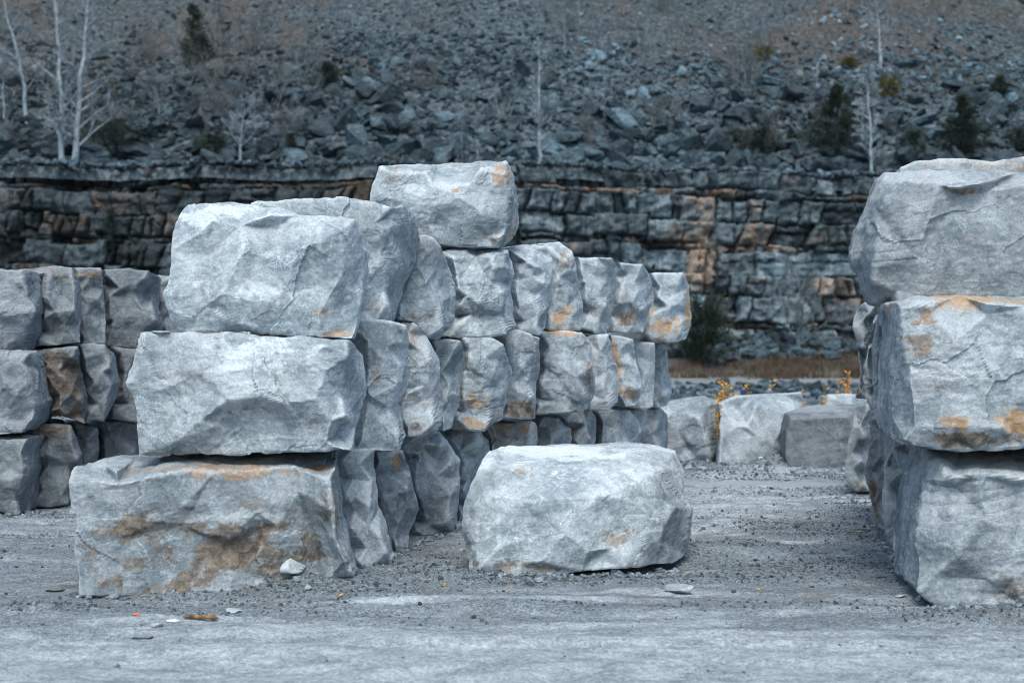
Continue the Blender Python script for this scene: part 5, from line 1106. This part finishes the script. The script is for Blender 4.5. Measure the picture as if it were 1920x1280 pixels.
def conifer(label, base, hgt, rad, seed, mat=M_CONIF, spiky=.3, n=3000, cat='tree', name='juniper', narrow=1., group='evergreens on the slope'):
    rs = random.Random(seed); root = link(name, None, loc=base[:]); tag(root, label, cat, group)
    a = Acc(); a.tube([(0, 0, -.2), (0, 0, hgt*.5), (0, 0, hgt*.93)], [.05*hgt/2.5, .03*hgt/2.5, .008], 5); link('trunk', a.mesh('trunk', True), M_BARK, root)
    c = Acc(); nb = int(20+hgt*12)
    for k in range(nb):
        t = (k+rs.random())/nb; z0 = hgt*t*.9; az = rs.uniform(0, 6.28); prof = (1-t)**narrow*(.55+.45*min(1, t*6))
        L = rad*prof*rs.uniform(.6, 1.25)+.08; tip = Vector((math.cos(az)*L, math.sin(az)*L, z0+L*rs.uniform(.1, .3+spiky*1.5))); s = Vector((0, 0, z0))
        c.tube([s, s.lerp(tip, .5)+Vector((0, 0, -.02)), tip], [.018, .01, .004], 3)
        m = int(n/nb)
        for q in range(m):
            f = rs.random()**.7; o = s.lerp(tip, .15+.9*f)+Vector([rs.gauss(0, .085*(1+L*.25)) for _ in range(3)])
            dv = ((tip-s).normalized()+Vector([rs.gauss(0, .5) for _ in range(3)])+Vector((0, 0, .3))).normalized()*rs.uniform(.07, .16)
            w_ = dv.cross(Vector([rs.gauss(0, 1) for _ in range(3)])).normalized()*.03
            c.tri((o-w_)[:], (o+w_)[:], (o+dv)[:])
    link('crown', c.mesh('crown'), mat, root); return root
def cf(label, px, py, hp, wp, seed, **k):
    b = at(px, py); return conifer(label, b, hp*b.y/F*1.08, wp*b.y/F*.75, seed, **dict(k, n=int(k.get('n', 3000)*1.3)))
cf('dark narrow evergreen high on the left slope', 362, 118, 108, 34, 1, n=2600, narrow=.6)
cf('dark low evergreen bush touching the narrow evergreen', 378, 118, 46, 44, 2, n=1800, name='juniper_bush', cat='bush')
cf('dark green bush on the slope above the front column', 612, 165, 46, 54, 3, n=1400, name='juniper_bush', cat='bush')
cf('largest conical juniper on the slope right of centre', 1570, 292, 132, 92, 4, n=6500)
cf('dark conical juniper partly above the right stack', 1806, 296, 116, 74, 5, n=5200)
cf('low spreading dark bush just left of the largest juniper', 1424, 292, 42, 84, 6, n=2600, name='juniper_bush', cat='bush', narrow=.5)
cf('small dark bush between the two large junipers', 1712, 290, 38, 44, 7, n=1300, name='juniper_bush', cat='bush', narrow=.5)
cf('small dark bush near the right edge high on the slope', 1874, 184, 38, 30, 8, n=1100, name='juniper_bush', cat='bush')
cf('yellow-green bush on the slope above the right stack', 1664, 186, 36, 44, 9, mat=M_YELL, n=1000, name='yellow_bush', cat='bush', narrow=.5)
cf('tiny olive bush above the largest juniper', 1588, 130, 18, 26, 10, mat=M_YELL, n=500, name='yellow_bush', cat='bush', narrow=.5)
cf('sparse yellow bush high on the slope right of centre', 1432, 118, 24, 46, 11, mat=M_YELL, n=500, name='yellow_bush', cat='bush', narrow=.5)
cf('dark bush at the cliff rim beside the small pale tree', 400, 300, 40, 60, 12, n=1300, name='juniper_bush', cat='bush', narrow=.5)
cf('small upright evergreen on the rim right of the small pale tree', 545, 300, 46, 22, 13, n=900)
cf('dark scrubby bush on the rim behind the two tall trunks', 215, 296, 60, 90, 14, n=1800, name='juniper_bush', cat='bush', narrow=.4)
cf('dark low bush at the far right end of the slope foot', 1916, 285, 40, 40, 15, n=1200, name='juniper_bush', cat='bush', narrow=.5)
fy = 74.5; bx = (1318-960)/F*fy
conifer('spiky dark juniper at the foot of the quarry face beside the stack end', Vector((bx, fy, float(ground_z([bx], [fy])[0]))), 104*fy/F, 52*fy/F, 20, n=9000, spiky=1.3, narrow=.3, group=None)
bx = (212-960)/F*81
conifer('tiny evergreen growing out of a ledge of the quarry face at the left', Vector((bx, 80.6, 7.0)), 1.4, .35, 21, n=700, group=None)

# bare brush scattered over the slope and rim
def brush(n=52):
    rs = random.Random(77); protos = []
    for k in range(5):
        a = Acc()
        for j in range(13):
            az = rs.uniform(0, 6.28); grow(a, Vector((rs.gauss(0, .1), rs.gauss(0, .1), -.1)), Vector((math.cos(az)*.5, math.sin(az)*.5, 1)).normalized(), rs.uniform(.8, 1.7), .022, 2, rs, .2, .55, (2, 4), .008, 4)
        protos.append(a.mesh('bare_shrub')); protos[-1].materials.append(M_TWIG if k % 2 else M_DARKTWIG)
    for i in range(n):
        if i < 30: px = rs.uniform(10, 640); py = rs.uniform(60, 296)
        elif i < 56: px = rs.uniform(640, 1600); py = rs.uniform(10, 300)
        else: px = rs.uniform(150, 1640); py = 300
        b = at(px, py) if py < 299 else rim(px)
        o = link('bare_shrub', protos[rs.randrange(5)], loc=b[:]); o.rotation_euler = (0, 0, rs.uniform(0, 6)); s = rs.uniform(.7, 1.5); o.scale = (s, s, s)
        tag(o, 'leafless grey brush growing between the stones of the slope', 'shrub', 'bare brush on the slope')
brush()

def grass(name, label, pts, hgt, wid, mat, seed, lean=.35):
    rs = np.random.RandomState(seed); n = len(pts); h = rs.uniform(.5, 1.2, n)*hgt; az = rs.uniform(0, 6.28, n); w_ = wid*rs.uniform(.6, 1.3, n)
    ca, sa = np.cos(az)*w_, np.sin(az)*w_; top = pts+v3(rs.normal(0, lean, n)*h, rs.normal(0, lean, n)*h, h)
    V = np.stack([pts-v3(ca, sa, 0*ca), pts+v3(ca, sa, 0*ca), top], 1).reshape(-1, 3)
    o = link(name, make_mesh(name, V, [np.arange(3*n).reshape(-1, 3)], False), mat); tag(o, label, 'grass', kind='stuff')
rg = np.random.RandomState(3)
n = 50000; x = rg.uniform(-34, 34, n); y = rg.uniform(70, 77.5, n); k = fbm(v3(x*.5, y*.8, 0), 3, 3) > .05; x, y = x[k], y[k]
grass('dry_grass', 'brown dry grass along the foot of the quarry face', v3(x, y, ground_z(x, y)-.03), .55, .018, M_DRY, 1)
n = 7000; x = rg.uniform(-30, 30, n); y = rg.uniform(82.0, 84.2, n); k = fbm(v3(x*.35, y*.8, 0), 3, 6) > .05; x, y = x[k], y[k]
grass('dry_grass', 'tawny grass tufts on the rim of the quarry face', v3(x, y, hill_z(x, y)-.03), .42, .015, M_DRY, 2)
n = 60000; x = rg.uniform(-42, 42, n); y = rg.uniform(91, 112, n); k = (fbm(v3(x*.12, y*.12, 0), 3, 61) > .02) & (np.abs(x) < .36*y+2); x, y = x[k], y[k]
grass('dry_grass', 'thin brownish grass growing in patches on the upper slope', v3(x, y, hill_z(x, y)-.03), .38, .016, M_PALEGRASS, 3)
x, y = x[::4]+.3, y[::4]
grass('dry_grass', 'rusty weeds dotted over the upper slope', v3(x, y, hill_z(x, y)-.03), .32, .02, M_DRY, 4)

# orange-leaved saplings behind and between the lane stones
def sapling(label, px, ytop, d, seed, nst=3, lean=.1, dens=12):
    rs = random.Random(seed); x = (px-960)/F*d; hgt = H+(640-ytop)*d/F
    gz = float(ground_z([x], [d])[0]); root = link('orange_sapling', None, loc=(x, d, gz)); tag(root, label, 'plant', 'orange-leaved saplings at the end of the lane')
    st = Acc(); lf = Acc()
    for k in range(nst):
        hh = (hgt-gz)*(1 if k == 0 else rs.uniform(.7, .95)); az = rs.uniform(0, 6.28); p = [Vector((rs.gauss(0, .02), rs.gauss(0, .02), -.03))]
        for i in range(1, 7):
            t = i/6; p.append(Vector((math.cos(az)*lean*t*t*rs.uniform(.7, 1.3), math.sin(az)*lean*t*t, hh*t)))
        st.tube(p, [.008*(1-.12*i) for i in range(7)], 4)
        for q in range(dens*3):
            t = rs.uniform(.3, 1)**.7; i = min(int(t*6), 5); s = p[i].lerp(p[i+1], t*6-i); a2 = rs.uniform(0, 6.28)
            dv = Vector((math.cos(a2), math.sin(a2), rs.uniform(.2, 1.0))).normalized()*rs.uniform(.045, .085); side = dv.cross(Vector((rs.gauss(0, 1), rs.gauss(0, 1), rs.gauss(0, 1)))).normalized()*.013
            s = s+dv*.2; lf.quad(s[:], (s+dv*.5+side)[:], (s+dv)[:], (s+dv*.5-side)[:])
    link('stem', st.mesh('stem', True), M_STEM, root); link('foliage', lf.mesh('foliage'), M_ORANGE, root)
sapling('orange-leaved sapling fanning out above the gap between the two pale lane blocks', 1342, 709, 22.9, 1, 5, .18, 12)
sapling('orange-leaved sapling short beside the fanned one', 1366, 725, 22.9, 2, 3, .08, 7)
sapling('single orange sprig rising over the left part of the widest pale block', 1403, 722, 23.2, 3, 2, .06, 6)
sapling('orange sprig over the right part of the widest pale block', 1447, 713, 23.2, 4, 3, .08, 8)
sapling('low orange sprig between the widest pale block and the dark squarish block', 1508, 734, 23.4, 5, 2, .08, 8)
sapling('orange sprig left of the small pale stone top', 1538, 742, 23.0, 6, 2, .08, 7)
sapling('thin orange shoot rising just left of the bushiest sapling', 1552, 724, 24.8, 7, 2, .06, 7)
sapling('bushiest orange-leaved sapling beside the right stack', 1591, 700, 25.2, 8, 6, .22, 14)
sapling('upright orange sapling squeezed in the gap between the two pale lane blocks', 1351, 756, 21.35, 9, 3, .02, 12)
